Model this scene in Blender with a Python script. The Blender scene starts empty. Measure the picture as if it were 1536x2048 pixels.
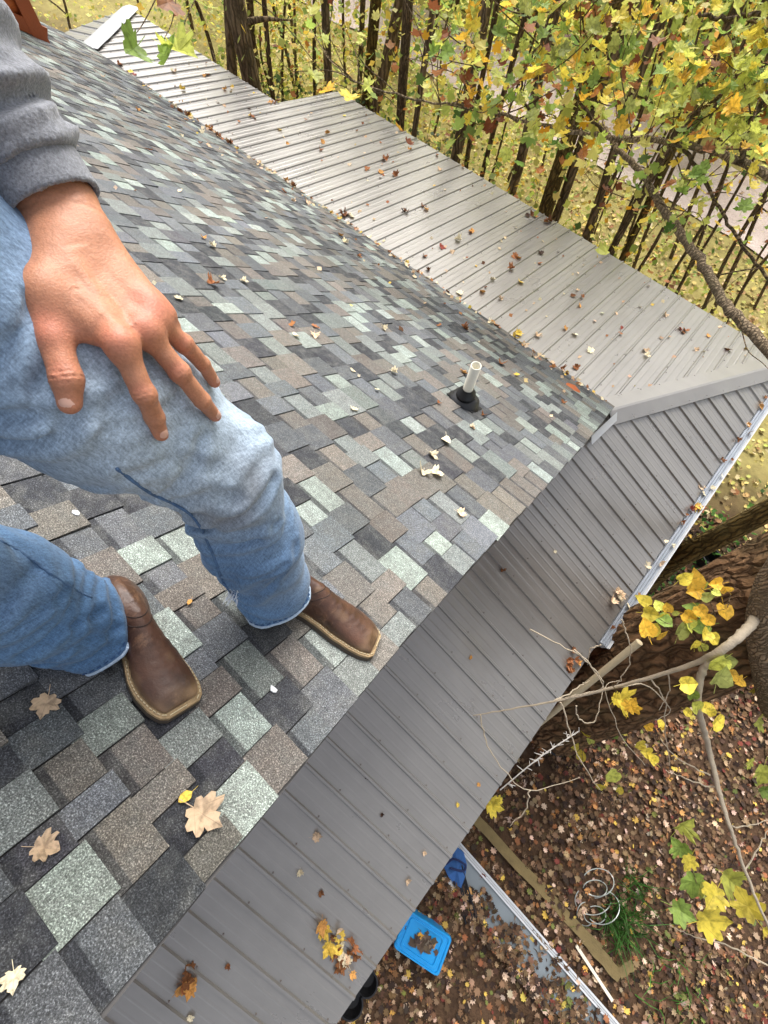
import bpy, math, random
import numpy as np
from mathutils import Vector, Matrix

# ------------------------------------------------------------------ camera, world, sun, exposure
scene = bpy.context.scene
COL = scene.collection
FOC = 880.7                     # focal length in pixels of a 1536 x 2048 frame
RC = np.array([[0.7389547, -0.6374784, 0.2180993],
               [0.6721437, 0.6751204, -0.3040317],
               [0.0465704, 0.3712597, 0.9273605]])
CAM = np.array([-0.0742359, -3.7342669, 3.7238658])
cd = bpy.data.cameras.new('camera')
cam = bpy.data.objects.new('camera', cd); COL.objects.link(cam)
cam.matrix_world = Matrix([[*RC[0], CAM[0]], [*RC[1], CAM[1]], [*RC[2], CAM[2]], [0, 0, 0, 1]])
cd.sensor_fit = 'VERTICAL'; cd.sensor_height = 36.0; cd.sensor_width = 27.0
cd.lens = 36.0 * FOC / 2048.0
cd.clip_start = 0.02; cd.clip_end = 500
scene.camera = cam

SUN_EL, SUN_AZ = math.radians(49), math.radians(-32)     # azimuth measured from +y towards +x
world = bpy.data.worlds.new('World'); scene.world = world; world.use_nodes = True
nt = world.node_tree; nt.nodes.clear()
sky = nt.nodes.new('ShaderNodeTexSky'); sky.sky_type = 'NISHITA'; sky.sun_disc = False
sky.sun_elevation = SUN_EL; sky.sun_rotation = SUN_AZ
sky.air_density = 1.0; sky.dust_density = 5.0; sky.ozone_density = 0.6
bg = nt.nodes.new('ShaderNodeBackground'); bg.inputs['Strength'].default_value = 0.15
wo = nt.nodes.new('ShaderNodeOutputWorld')
hsv = nt.nodes.new('ShaderNodeHueSaturation'); hsv.inputs['Saturation'].default_value = 0.35   # thin cloud: the whole sky paler
nt.links.new(sky.outputs[0], hsv.inputs['Color']); nt.links.new(hsv.outputs[0], bg.inputs[0]); nt.links.new(bg.outputs[0], wo.inputs[0])
sl = bpy.data.lights.new('sun', 'SUN'); sl.energy = 1.7; sl.angle = math.radians(38); sl.color = (1.0, 0.985, 0.965)
sun = bpy.data.objects.new('sun', sl); COL.objects.link(sun)
sd = Vector((math.sin(SUN_AZ) * math.cos(SUN_EL), math.cos(SUN_AZ) * math.cos(SUN_EL), math.sin(SUN_EL)))
sun.rotation_euler = sd.to_track_quat('Z', 'Y').to_euler(); sun.location = (6, 10, 20)
vs = scene.view_settings
vs.view_transform = 'Standard'; vs.look = 'None'; vs.exposure = 0.96; vs.gamma = 1; vs.use_curve_mapping = False
scene.cycles.max_bounces = 6
scene.cycles.transparent_max_bounces = 6

rng = np.random.default_rng(7); random.seed(7)

# ------------------------------------------------------------------ geometry helpers
def Q(px, py, z):               # a point seen at pixel (px, py) of the photograph, z metres deep
    return CAM + RC @ np.array([(px - 768) / FOC * z, -(py - 1024) / FOC * z, -z])
def c2w(P):                     # camera axes -> world
    return CAM + np.asarray(P) @ RC.T
def pxof(P):
    q = (np.atleast_2d(P) - CAM) @ RC
    d = -q[:, 2]; dd = np.where(np.abs(d) < 1e-6, 1e-6, d)
    return 768 + FOC * q[:, 0] / dd, 1024 - FOC * q[:, 1] / dd, d
def hit(px, py, p0, n):
    d = RC @ np.array([(px - 768) / FOC, -(py - 1024) / FOC, -1.0])
    return CAM + d * (np.dot(np.asarray(p0) - CAM, n) / np.dot(d, n))

def mesh_np(name, V, faces, mats=(), smooth=False, col=None, midx=None):
    """faces: (n,k) array or list of index lists; col: per-vertex rgb -> attribute Col"""
    me = bpy.data.meshes.new(name)
    V = np.asarray(V, dtype=np.float32)
    if isinstance(faces, np.ndarray):
        nf, k = faces.shape
        tot = np.full(nf, k, dtype=np.int32); flat = faces.astype(np.int32).ravel()
    else:
        tot = np.array([len(f) for f in faces], dtype=np.int32)
        flat = np.array([i for f in faces for i in f], dtype=np.int32); nf = len(faces)
    me.vertices.add(len(V)); me.vertices.foreach_set('co', V.ravel())
    me.loops.add(len(flat)); me.loops.foreach_set('vertex_index', flat)
    me.polygons.add(nf)
    st = np.concatenate([[0], np.cumsum(tot)[:-1]]).astype(np.int32)
    me.polygons.foreach_set('loop_start', st)
    if midx is not None: me.polygons.foreach_set('material_index', np.asarray(midx, dtype=np.int32))
    for m in mats: me.materials.append(m)
    me.update(calc_edges=True)
    me.polygons.foreach_set('use_smooth', np.full(nf, smooth, dtype=bool))
    if col is not None:
        a = me.color_attributes.new('Col', 'FLOAT_COLOR', 'POINT')
        c4 = np.concatenate([np.asarray(col, dtype=np.float32), np.ones((len(V), 1), np.float32)], 1)
        a.data.foreach_set('color', c4.ravel())
    me.validate()
    return me
def link(name, data, parent=None, loc=None):
    o = bpy.data.objects.new(name, data); COL.objects.link(o)
    if parent is not None: o.parent = parent
    if loc is not None: o.location = loc
    return o
def tag(o, label=None, cat=None, group=None, kind=None):
    if label: o['label'] = label
    if cat: o['category'] = cat
    if group: o['group'] = group
    if kind: o['kind'] = kind
    return o
def empty(name, label=None, cat=None, group=None, loc=(0, 0, 0), parent=None):
    o = bpy.data.objects.new(name, None); COL.objects.link(o); o.location = loc
    o.empty_display_size = 0.1
    if parent is not None: o.parent = parent
    return tag(o, label, cat, group)
class MB:
    def __init__(s): s.v = []; s.f = []; s.m = []; s.c = []; s.n = 0
    def add(s, V, F, m=0, c=None):
        V = np.asarray(V, float); s.v.append(V)
        for f in F: s.f.append([i + s.n for i in f]); s.m.append(m)
        if c is not None: s.c.append(np.tile(np.asarray(c, float), (len(V), 1)) if np.ndim(c) == 1 else np.asarray(c))
        s.n += len(V); return s
    def box(s, o, x, y, z, m=0, c=None):       # corner o and three edge vectors
        o, x, y, z = (np.asarray(a, float) for a in (o, x, y, z))
        V = [o, o + x, o + x + y, o + y, o + z, o + x + z, o + x + y + z, o + y + z]
        F = [(3, 2, 1, 0), (4, 5, 6, 7), (0, 1, 5, 4), (1, 2, 6, 5), (2, 3, 7, 6), (3, 0, 4, 7)]
        if np.dot(np.cross(x, y), z) < 0: F = [tuple(reversed(f)) for f in F]
        return s.add(V, F, m, c)
    def tube(s, P, R, n=8, m=0, c=None, cap=True, wob=0.0):
        P = np.asarray(P, float); R = np.broadcast_to(np.asarray(R, float), (len(P),))
        T = np.gradient(P, axis=0) if len(P) > 2 else np.array([P[1] - P[0]] * 2)
        T /= np.linalg.norm(T, axis=1)[:, None] + 1e-12
        u = np.cross(T[0], [0.31, 0.17, 0.93]); u /= np.linalg.norm(u)
        V = []
        a = np.arange(n) / n * 2 * math.pi
        for i in range(len(P)):
            u = u - T[i] * np.dot(u, T[i]); u /= np.linalg.norm(u); w = np.cross(T[i], u)
            r = R[i] * (1 + wob * (rng.random(n) - .5))
            V.append(P[i] + (np.cos(a) * r)[:, None] * u + (np.sin(a) * r)[:, None] * w)
        V = np.concatenate(V); F = []
        for i in range(len(P) - 1):
            for j in range(n):
                k = (j + 1) % n; F.append((i * n + j, i * n + k, (i + 1) * n + k, (i + 1) * n + j))
        if cap:
            F.append(tuple(reversed(range(n)))); F.append(tuple(range((len(P) - 1) * n, len(P) * n)))
        return s.add(V, F, m, c)
    def mesh(s, name, mats, smooth=False):
        V = np.concatenate(s.v)
        return mesh_np(name, V, s.f, mats, smooth, np.concatenate(s.c) if s.c else None, s.m)
    def build(s, name, mats, parent=None, smooth=False):
        if not isinstance(mats, (list, tuple)): mats = [mats]
        return link(name, s.mesh(name, mats, smooth), parent)
def spline(P, n=8):
    P = np.asarray(P, float); out = []
    E = np.concatenate([[2 * P[0] - P[1]], P, [2 * P[-1] - P[-2]]])
    for i in range(len(P) - 1):
        a, b, c, d = E[i:i + 4]
        for t in np.linspace(0, 1, n, endpoint=False):
            out.append(.5 * (2 * b + (c - a) * t + (2 * a - 5 * b + 4 * c - d) * t * t + (3 * b - a - 3 * c + d) * t ** 3))
    out.append(P[-1]); return np.array(out)
def interp_r(R, n):
    return np.interp(np.linspace(0, len(R) - 1, n), np.arange(len(R)), R)

# ------------------------------------------------------------------ materials
def srgb(r, g, b):
    f = lambda c: (c / 255 / 12.92) if c / 255 <= .04045 else ((c / 255 + .055) / 1.055) ** 2.4
    return (f(r), f(g), f(b))
class NT:
    def __init__(s, name):
        s.mat = bpy.data.materials.new(name); s.mat.use_nodes = True
        s.t = s.mat.node_tree; s.b = s.t.nodes['Principled BSDF']; s.pos = None
    def n(s, kind, **kw):
        x = s.t.nodes.new(kind)
        for k, v in kw.items(): setattr(x, k, v)
        return x
    def l(s, a, b): s.t.links.new(a, b)
    def P(s):
        if s.pos is None: s.pos = s.n('ShaderNodeNewGeometry').outputs['Position']
        return s.pos
    def noise(s, scale, detail=3, rough=.55, vec=None, stretch=None):
        x = s.n('ShaderNodeTexNoise'); x.inputs['Scale'].default_value = scale
        x.inputs['Detail'].default_value = detail; x.inputs['Roughness'].default_value = rough
        v = vec or s.P()
        if stretch is not None:
            mp = s.n('ShaderNodeMapping'); mp.inputs['Scale'].default_value = stretch; s.l(v, mp.inputs[0]); v = mp.outputs[0]
        s.l(v, x.inputs['Vector']); return x.outputs['Fac']
    def ramp(s, fac, stops):
        x = s.n('ShaderNodeValToRGB'); e = x.color_ramp.elements
        while len(e) < len(stops): e.new(.5)
        for i, (p, c) in enumerate(stops):
            e[i].position = p; e[i].color = (c, c, c, 1) if np.isscalar(c) else (*c, 1)
        s.l(fac, x.inputs[0]); return x.outputs[0]
    def mix(s, fac, a, b, mode='MIX'):
        x = s.n('ShaderNodeMix', data_type='RGBA', blend_type=mode)
        for i, v in ((0, fac), (6, a), (7, b)):
            if isinstance(v, bpy.types.NodeSocket): s.l(v, x.inputs[i])
            else: x.inputs[i].default_value = v if i == 0 else (*v, 1)
        return x.outputs[2]
    def math(s, op, a, b=None):
        x = s.n('ShaderNodeMath', operation=op)
        for i, v in ((0, a), (1, b)):
            if v is None: continue
            if isinstance(v, bpy.types.NodeSocket): s.l(v, x.inputs[i])
            else: x.inputs[i].default_value = v
        return x.outputs[0]
    def attr(s, name='Col'):
        x = s.n('ShaderNodeVertexColor'); x.layer_name = name; return x.outputs['Color']
    def bump(s, h, strength=.3, dist=.01):
        x = s.n('ShaderNodeBump'); x.inputs['Strength'].default_value = strength; x.inputs['Distance'].default_value = dist
        s.l(h, x.inputs['Height']); s.l(x.outputs[0], s.b.inputs['Normal']); return x
    def base(s, c):
        if isinstance(c, bpy.types.NodeSocket): s.l(c, s.b.inputs['Base Color'])
        else: s.b.inputs['Base Color'].default_value = (*c, 1)
    def set(s, **kw):
        for k, v in kw.items():
            i = s.b.inputs[k.replace('_', ' ')]
            if isinstance(v, bpy.types.NodeSocket): s.l(v, i)
            else: i.default_value = v
        return s
def simple(name, rgb, rough=.6, var=.15, scale=8, bump=0, bscale=60, metal=0, spec=.5):
    m = NT(name); c = srgb(*rgb)
    f = m.noise(scale, 4)
    m.base(m.mix(f, tuple(x * (1 - var) for x in c), tuple(min(1, x * (1 + var)) for x in c)))
    m.set(Roughness=rough, Metallic=metal); m.b.inputs['Specular IOR Level'].default_value = spec
    if bump: m.bump(m.noise(bscale, 3), bump, .01)
    return m.mat
def leafmat(name, attr=True, rgb=None, trans=.35, rough=.5, var=.25):
    m = NT(name)
    c = m.attr() if attr else None
    if rgb is not None:
        cc = srgb(*rgb); f = m.noise(35, 4)
        c = m.mix(f, tuple(x * (1 - var) for x in cc), tuple(min(1, x * (1 + var)) for x in cc))
        oi = m.n('ShaderNodeObjectInfo')
        k = m.math('ADD', m.math('MULTIPLY', oi.outputs['Random'], .5), .75)
        x = m.n('ShaderNodeMix', data_type='RGBA', blend_type='MULTIPLY'); x.inputs[0].default_value = 1
        m.l(c, x.inputs[6]); cm = m.n('ShaderNodeCombineColor')
        for i in range(3): m.l(k, cm.inputs[i])
        m.l(cm.outputs[0], x.inputs[7]); c = x.outputs[2]
        tc = m.n('ShaderNodeTexCoord'); sp = m.n('ShaderNodeSeparateXYZ'); m.l(tc.outputs['Object'], sp.inputs[0])
        an = m.math('ARCTAN2', sp.outputs[0], m.math('ADD', sp.outputs[1], .28))
        ve = m.math('ABSOLUTE', m.math('SINE', m.math('MULTIPLY', an, 4.0)))
        v2 = m.ramp(ve, [(0.0, .62), (.10, 1.0)])
        c = m.mix(1.0, c, v2, 'MULTIPLY')
        bl = m.n('ShaderNodeTexNoise'); bl.inputs['Scale'].default_value = 5; bl.inputs['Detail'].default_value = 4; m.l(tc.outputs['Object'], bl.inputs['Vector'])
        c = m.mix(1.0, c, m.ramp(bl.outputs['Fac'], [(.36, .62), (.52, 1.0), (.7, 1.12)]), 'MULTIPLY')
    m.base(c); m.set(Roughness=rough); m.b.inputs['Specular IOR Level'].default_value = .3
    tr = m.n('ShaderNodeBsdfTranslucent'); m.l(c, tr.inputs[0])
    mx = m.n('ShaderNodeMixShader'); mx.inputs[0].default_value = trans
    m.l(m.b.outputs[0], mx.inputs[1]); m.l(tr.outputs[0], mx.inputs[2])
    m.l(mx.outputs[0], m.t.nodes['Material Output'].inputs[0])
    return m.mat

def mat_shingle():
    m = NT('asphalt_granules'); c = m.attr()
    s1 = m.noise(430, 2, .6); s2 = m.noise(900, 1, .5); s3 = m.noise(60, 3, .6)
    g = m.ramp(s1, [(.32, .45), (.5, .95), (.60, 1.5), (.72, 3.2)])
    g2 = m.ramp(s2, [(.35, .7), (.6, 1.3)])
    g3 = m.ramp(s3, [(.3, .82), (.7, 1.16)])
    c = m.mix(1.0, c, g, 'MULTIPLY'); c = m.mix(1.0, c, g2, 'MULTIPLY'); c = m.mix(1.0, c, g3, 'MULTIPLY')
    bl = m.ramp(m.noise(20, 4, .65), [(.44, 0.0), (.66, .45)]); c = m.mix(bl, c, m.mix(1.0, srgb(104, 104, 100), g, 'MULTIPLY'))
    st = m.ramp(m.noise(1.1, 4, .6), [(.35, .86), (.65, 1.12)]); c = m.mix(1.0, c, st, 'MULTIPLY')
    m.base(c); m.set(Roughness=.92); m.b.inputs['Specular IOR Level'].default_value = .35
    m.bump(s1, .6, .003); return m.mat
def mat_metal(st=(.10, 1, 1)):
    m = NT('painted_steel'); base = srgb(140, 136, 131)
    f = m.noise(1.3, 5, .6); f2 = m.noise(26, 4, .65)
    c = m.mix(m.ramp(f, [(.3, 0.0), (.7, 1.0)]), tuple(x * .9 for x in base), tuple(x * 1.1 for x in base))
    sp = m.ramp(f2, [(.70, 0.0), (.84, .18)])
    c = m.mix(sp, c, srgb(165, 158, 150))
    sk = m.noise(11, 4, .65, stretch=st); c = m.mix(1.0, c, m.ramp(sk, [(.34, .965), (.55, 1.0), (.72, 1.03)]), 'MULTIPLY')
    m.base(c); m.set(Roughness=m.ramp(m.math('ADD', m.math('MULTIPLY', sk, .25), m.math('MULTIPLY', m.noise(2.2, 3), .75)), [(.36, .27), (.64, .34)]))
    m.set(Metallic=.42); m.b.inputs['Specular IOR Level'].default_value = .7
    m.b.inputs['Coat Weight'].default_value = .5; m.b.inputs['Coat Roughness'].default_value = .3
    m.bump(m.noise(7, 2), .04, .01); return m.mat
def mat_denim(knee, spots):
    m = NT('faded_denim')
    tc = m.P()
    wf = m.noise(420, 3, .6, stretch=(1, .22, .22)); wg = m.noise(420, 3, .6, stretch=(.25, 1, .25))
    wsum = m.math('MULTIPLY', m.math('ADD', wf, wg), .5)
    n1 = m.noise(3.2, 2, .45); n2 = m.noise(500, 2, .6)
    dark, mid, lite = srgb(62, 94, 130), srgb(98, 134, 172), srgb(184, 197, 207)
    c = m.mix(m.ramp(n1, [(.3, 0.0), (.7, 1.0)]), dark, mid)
    c = m.mix(m.attr(), c, lite)                        # worn-pale and painted-in lit areas are stored per vertex
    sep = m.n('ShaderNodeAttribute'); sep.attribute_name = 'Stain'
    c = m.mix(sep.outputs['Fac'], c, srgb(112, 102, 92))
    t = m.ramp(wsum, [(.38, .72), (.62, 1.22)])
    c = m.mix(1.0, c, t, 'MULTIPLY'); c = m.mix(1.0, c, m.ramp(n2, [(.3, .8), (.7, 1.2)]), 'MULTIPLY')
    m.base(c); m.set(Roughness=.9); m.b.inputs['Specular IOR Level'].default_value = .2
    m.b.inputs['Sheen Weight'].default_value = .15
    m.bump(m.math('ADD', m.math('MULTIPLY', wsum, .8), m.math('MULTIPLY', m.noise(90, 2), .12)), .4, .003); return m.mat
def mat_knit(rgb):
    m = NT('grey_marl_knit'); c = srgb(*rgb)
    n1 = m.noise(420, 3, .7); n2 = m.noise(75, 4, .6)
    k = m.mix(m.ramp(n1, [(.33, 0.0), (.67, 1.0)]), tuple(x * .66 for x in c), tuple(x * 1.36 for x in c))
    k = m.mix(1.0, k, m.ramp(n2, [(.3, .84), (.7, 1.14)]), 'MULTIPLY')
    m.base(k); m.set(Roughness=.95); m.b.inputs['Sheen Weight'].default_value = .3
    m.b.inputs['Specular IOR Level'].default_value = .15
    m.bump(m.math('ADD', n1, n2), .45, .003); return m.mat
def mat_skin():
    m = NT('tanned_skin'); c = m.attr()
    n1 = m.noise(38, 4, .6); n2 = m.noise(330, 3, .6)
    c = m.mix(1.0, c, m.ramp(n1, [(.3, .88), (.7, 1.1)]), 'MULTIPLY')
    c = m.mix(1.0, c, m.ramp(n2, [(.35, .9), (.65, 1.08)]), 'MULTIPLY')
    v = m.n('ShaderNodeTexVoronoi'); v.inputs['Scale'].default_value = 520; m.l(m.P(), v.inputs['Vector'])
    m.base(c); m.set(Roughness=.52); m.b.inputs['Specular IOR Level'].default_value = .4
    m.b.inputs['Subsurface Weight'].default_value = .12; m.b.inputs['Subsurface Radius'].default_value = (.008, .003, .0015)
    m.b.inputs['Subsurface Scale'].default_value = 1.0
    m.bump(m.math('ADD', m.math('MULTIPLY', v.outputs['Distance'], .7), n2), .28, .0012); return m.mat
def mat_leather():
    m = NT('worn_brown_leather')
    n1 = m.noise(16, 5, .65); n2 = m.noise(70, 5, .7); n3 = m.noise(7, 3)
    c = m.mix(m.ramp(n1, [(.3, 0.0), (.7, 1.0)]), srgb(50, 33, 25), srgb(88, 58, 42))
    n4 = m.math('MULTIPLY', m.noise(34, 5, .75, stretch=(1, .45, 1)), m.math('ADD', m.noise(11, 2), .5))
    c = m.mix(m.ramp(n4, [(.60, 0.0), (.76, .45)]), c, srgb(150, 114, 86))
    c = m.mix(m.ramp(m.noise(28, 4, .7, stretch=(1, .3, 1)), [(.62, 0.0), (.78, .3)]), c, srgb(140, 108, 86))
    c = m.mix(m.ramp(n3, [(.55, 0.0), (.8, .3)]), c, srgb(120, 100, 88))
    c = m.mix(m.attr(), c, srgb(158, 128, 96))
    m.base(c); m.set(Roughness=m.ramp(n1, [(.3, .30), (.7, .5)])); m.bump(m.math('ADD', n2, m.noise(220, 3)), .3, .003); return m.mat
def mat_bark(rgb, sc=1.0, depth=.03):
    m = NT('bark'); c = srgb(*rgb)
    v = m.n('ShaderNodeTexVoronoi', feature='DISTANCE_TO_EDGE'); v.inputs['Scale'].default_value = 14 * sc
    mp = m.n('ShaderNodeMapping'); mp.inputs['Scale'].default_value = (1, 1, .16)
    nz = m.n('ShaderNodeTexNoise'); nz.inputs['Scale'].default_value = 5; nz.inputs['Detail'].default_value = 4; m.l(m.P(), nz.inputs['Vector'])
    ad = m.n('ShaderNodeVectorMath', operation='MULTIPLY_ADD'); m.l(nz.outputs['Color'], ad.inputs[0]); ad.inputs[1].default_value = (.12, .12, .3); m.l(m.P(), ad.inputs[2])
    m.l(ad.outputs[0], mp.inputs[0]); m.l(mp.outputs[0], v.inputs['Vector'])
    f = m.ramp(v.outputs['Distance'], [(0, 0.0), (.25, 1.0)])
    n2 = m.noise(30 * sc, 5, .7, stretch=(1, 1, .3)); n3 = m.noise(2.5, 3)
    k = m.mix(f, tuple(x * .42 for x in c), tuple(x * 1.15 for x in c))
    k = m.mix(1.0, k, m.ramp(n2, [(.3, .65), (.7, 1.3)]), 'MULTIPLY')
    k = m.mix(m.ramp(n3, [(.5, 0.0), (.75, .45)]), k, srgb(96, 92, 60))
    m.base(k); m.set(Roughness=.95); m.b.inputs['Specular IOR Level'].default_value = .2
    m.bump(m.math('ADD', f, m.math('MULTIPLY', n2, .6)), .9, depth); return m.mat
def mat_ground(a, b, c3, sc=3.0, far=None):
    m = NT('soil')
    k = m.mix(m.ramp(m.noise(sc, 6, .65), [(.35, 0.0), (.65, 1.0)]), srgb(*a), srgb(*b))
    k = m.mix(m.ramp(m.noise(sc * 13, 5, .7), [(.5, 0.0), (.72, .8)]), k, srgb(*c3))
    if far is not None:         # leaf-strewn earth out under the trees, its brighter light put into the colour
        sp = m.n('ShaderNodeSeparateXYZ'); m.l(m.P(), sp.inputs[0])
        e = m.math('ADD', sp.outputs[1], m.math('MULTIPLY', m.noise(.9, 4), 3.0))
        mr = m.n('ShaderNodeMapRange'); m.l(e, mr.inputs[0]); mr.inputs[1].default_value = 3.6; mr.inputs[2].default_value = 5.4
        fk = m.mix(m.ramp(m.noise(sc, 6, .65), [(.35, 0.0), (.65, 1.0)]), srgb(*far[0]), srgb(*far[1]))
        k = m.mix(mr.outputs[0], k, fk)
    m.base(k); m.set(Roughness=.98); m.b.inputs['Specular IOR Level'].default_value = .1
    m.bump(m.noise(sc * 12, 5, .7), .8, .03); return m.mat

M_SH = mat_shingle(); M_MET = mat_metal(); M_METB = mat_metal((1, .10, 1))
M_FLASH = simple('pale_flashing', (176, 172, 168), .32, .06, 6, metal=.2)
M_WHITE = simple('white_aluminium', (196, 198, 200), .38, .07, 9)
M_DARK = simple('dark_drip_edge', (46, 42, 40), .5)
M_LOG = simple('orange_stained_log', (176, 92, 46), .45, .35, 5, .35, 40)
M_LOGT = simple('orange_trim_board', (158, 78, 38), .5, .25, 7, .3, 40)
M_BARK = mat_bark((136, 116, 90)); M_BARKBIG = mat_bark((136, 104, 74), .9, .05)
M_BARKDK = mat_bark((128, 108, 82), 2.0); M_LIMB = mat_bark((158, 138, 112), 3.5, .01)
M_OLIVE = mat_bark((122, 102, 58), 1.6)
M_PALE = simple('pale_dead_wood', (172, 158, 136), .8, .2, 30, .5, 90)
M_LEAF = leafmat('tree_leaf', True, trans=.5)
M_LITTER = leafmat('litter_leaf', True, trans=.1, rough=.8)
# ------------------------------------------------------------------ setting: ground, lawn, drive
GZ = -3.0
def ground_z(x, y):
    x = np.asarray(x, float); y = np.asarray(y, float)
    z = GZ + .05 * np.sin(x * 1.3 + .5) * np.cos(y * 1.1) + .03 * np.sin(x * 3.1 + y * 2.3)
    return z - .03 * np.clip(y - 4, 0, 30) * 0
def sheet(name, x0, x1, y0, y1, n, m, mat, dz=0.0, kind='structure'):
    X, Y = np.meshgrid(np.linspace(x0, x1, n), np.linspace(y0, y1, m))
    Z = ground_z(X, Y) + dz
    V = np.stack([X, Y, Z], -1).reshape(-1, 3)
    i = (np.arange(n - 1)[None, :] + n * np.arange(m - 1)[:, None]).ravel()
    F = np.stack([i, i + 1, i + n + 1, i + n], 1)
    return tag(link(name, mesh_np(name, V, F, [mat], True)), kind=kind)
sheet('ground', -130, 130, -130, 130, 521, 521, mat_ground((70, 54, 42), (98, 76, 58), (58, 46, 38), 3.0, ((138, 126, 80), (170, 158, 98))))
sheet('driveway', -40, 30, 9.0, 11.6, 281, 12, mat_ground((186, 168, 158), (206, 190, 180), (160, 140, 124), 1.5), .03)
M_LAWN = mat_ground((150, 166, 72), (178, 188, 96), (190, 180, 104), .9)
sheet('lawn', -60, 30, 12.4, 34, 361, 88, M_LAWN, .035)

# ------------------------------------------------------------------ the cabin
cabin = empty('cabin_house', 'log cabin with a steep shingle roof and lower brown metal porch roofs', 'house')
PIT = math.radians(35.0); SP, CP, TP = math.sin(PIT), math.cos(PIT), math.tan(PIT)
RN = np.array([0, SP, CP])
def RP(x, s, h=0.0):            # a point on the shingle slope: x along the eave, s up the slope, h above it
    x = np.asarray(x, float); s = np.asarray(s, float)
    return np.stack(np.broadcast_arrays(x, -s * CP + h * SP, s * SP + h * CP), -1)
def roofhit(px, py, h=0.0):
    return hit(px, py, RN * h, RN)
XL, SMAX = -9.38, 8.2
roof = empty('shingle_roof', parent=cabin)
def rake_x(s): return float(np.interp(s, [0, 1.8, 2.2, 3.1, 3.8, 4.2, 4.45, 4.8, 5.1, 5.2, 8.2], [0, -.008, -.022, -.040, -.058, -.068, -.071, -.063, -.055, -.050, -.02]))   # the rake is cut a little wavy
mb = MB(); mb.box(RP(XL, 0.02, -.03), (XL * -1 - .085, 0, 0), RP(0, SMAX - .02) - RP(0, 0), RN * .026)
mb.build('roof_deck', M_DARK, roof)
mb = MB(); ss = np.linspace(-.004, SMAX, 42); V = []
for q in ss:
    xr = rake_x(q)
    for a, h in ((-.09, -.004), (.002, -.004), (.002, -.052), (-.012, -.052)): V.append(RP(xr + a, q, h))
mb.add(V, [(i * 4 + j, (i + 1) * 4 + j, (i + 1) * 4 + (j + 1) % 4, i * 4 + (j + 1) % 4) for i in range(41) for j in range(4)])
mb.build('drip_edge', M_DARK, roof)

PAL = [(srgb(57, 58, 61), 20), (srgb(84, 86, 88), 18), (srgb(134, 142, 135), 13), (srgb(110, 115, 111), 15),
       (srgb(106, 100, 93), 14), (srgb(96, 91, 85), 13), (srgb(94, 97, 100), 14)]
pw = np.array([w for _, w in PAL], float); pw /= pw.sum(); pc = np.array([c for c, _ in PAL])
tabs = []
s = -.012; row = 0; srng = np.random.default_rng(21)
while s < SMAX - .15:
    e = .130 - .054 * min(1, max(0, s - 3.4) / 1.6)
    x = 0.0; tooth = srng.random() < .5; k = 0
    xe = -rake_x(s + e * .5); x = xe
    lastc = -1
    while x < -XL:
        w = srng.uniform(.09, .19) * (1.0 - .44 * min(1, max(0, s - 3.3) / 1.7))
        if row == 0: w *= 1.9
        ci = srng.choice(len(PAL), p=pw)
        if ci == lastc: ci = srng.choice(len(PAL), p=pw)
        lastc = ci
        col = pc[ci] * srng.uniform(.84, 1.16) * (1 + .014 * srng.standard_normal(3))
        x1 = min(x + w, -XL)
        xa = x if x > xe else xe + srng.uniform(-.004, .003)
        tabs.append((-x1, -xa, s + (srng.uniform(-.002, .002)), e, tooth, col, srng.random() < .12, srng.random()))
        x = x1; tooth = not tooth
    s += e; row += 1
def tab_geom(t):
    xa, xb, s0, e, tooth, col, lift, rr = t
    hb = (.0105 if tooth else .0058) + (.004 * rr if lift else 0)
    g = .0012
    a = s0 + (0 if tooth else .004); b = s0 + e + .02
    V = np.concatenate([RP([xa + g, xb - g], a, 0.0), RP([xa + g, xb - g], a, hb),
                        RP([xb - g, xa + g], b, (.0046 if tooth else .0012))])
    # band: the printed dark shade line near the top of the exposed lower layer
    F = [(0, 1, 3, 2), (2, 3, 4, 5), (0, 2, 5), (1, 4, 3)]
    c = np.tile(col, (6, 1))
    if not tooth:               # split the face so that the dark printed band is its own strip
        m = s0 + e * .83; n2 = s0 + e * .79
        hm = lambda q: hb + (.0012 - hb) * (q - a) / (b - a)
        V = np.concatenate([V[:4], RP([xb - g, xa + g], n2, hm(n2)), RP([xb - g, xa + g], m, hm(m)), V[4:6]])
        F = [(0, 1, 3, 2), (2, 3, 4, 5), (5, 4, 6, 7), (7, 6, 8, 9), (0, 2, 5), (1, 4, 3)]
        dk = np.array(srgb(50, 51, 56)) * .5 + col * .22
        c = np.concatenate([np.tile(col, (6, 1)), np.tile(dk, (4, 1))])
    return V, F, c
cen = np.array([RP((t[0] + t[1]) / 2, t[2] + t[3] / 2) for t in tabs])
ux, uy, ud = pxof(cen)
ins = (ud > .1) & (ux > 0) & (ux < 1536) & (uy > 0) & (uy < 2048)
hid = ((ux < 560 - (uy - 900) * .2) & (uy > 500) & (uy < 900) & (ux < 420)) | ((ux < 300) & (uy > 880) & (uy < 960))
area = np.array([(t[1] - t[0]) * t[3] for t in tabs]) * np.abs((cen - CAM) @ RN) / np.linalg.norm(cen - CAM, axis=1) ** 3
area = np.where(ins & ~hid, area, -1)
big = set(np.argsort(-area)[:296].tolist())
mb = MB()
for i, t in enumerate(tabs):
    V, F, c = tab_geom(t)
    if i in big:
        o0 = V.mean(0)
        link('shingle', mesh_np('shingle', V - o0, F, [M_SH], False, c), roof, o0)
    else: mb.add(V, F, 0, c)
tag(mb.build('shingle_field', M_SH, roof), kind='stuff')

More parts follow.
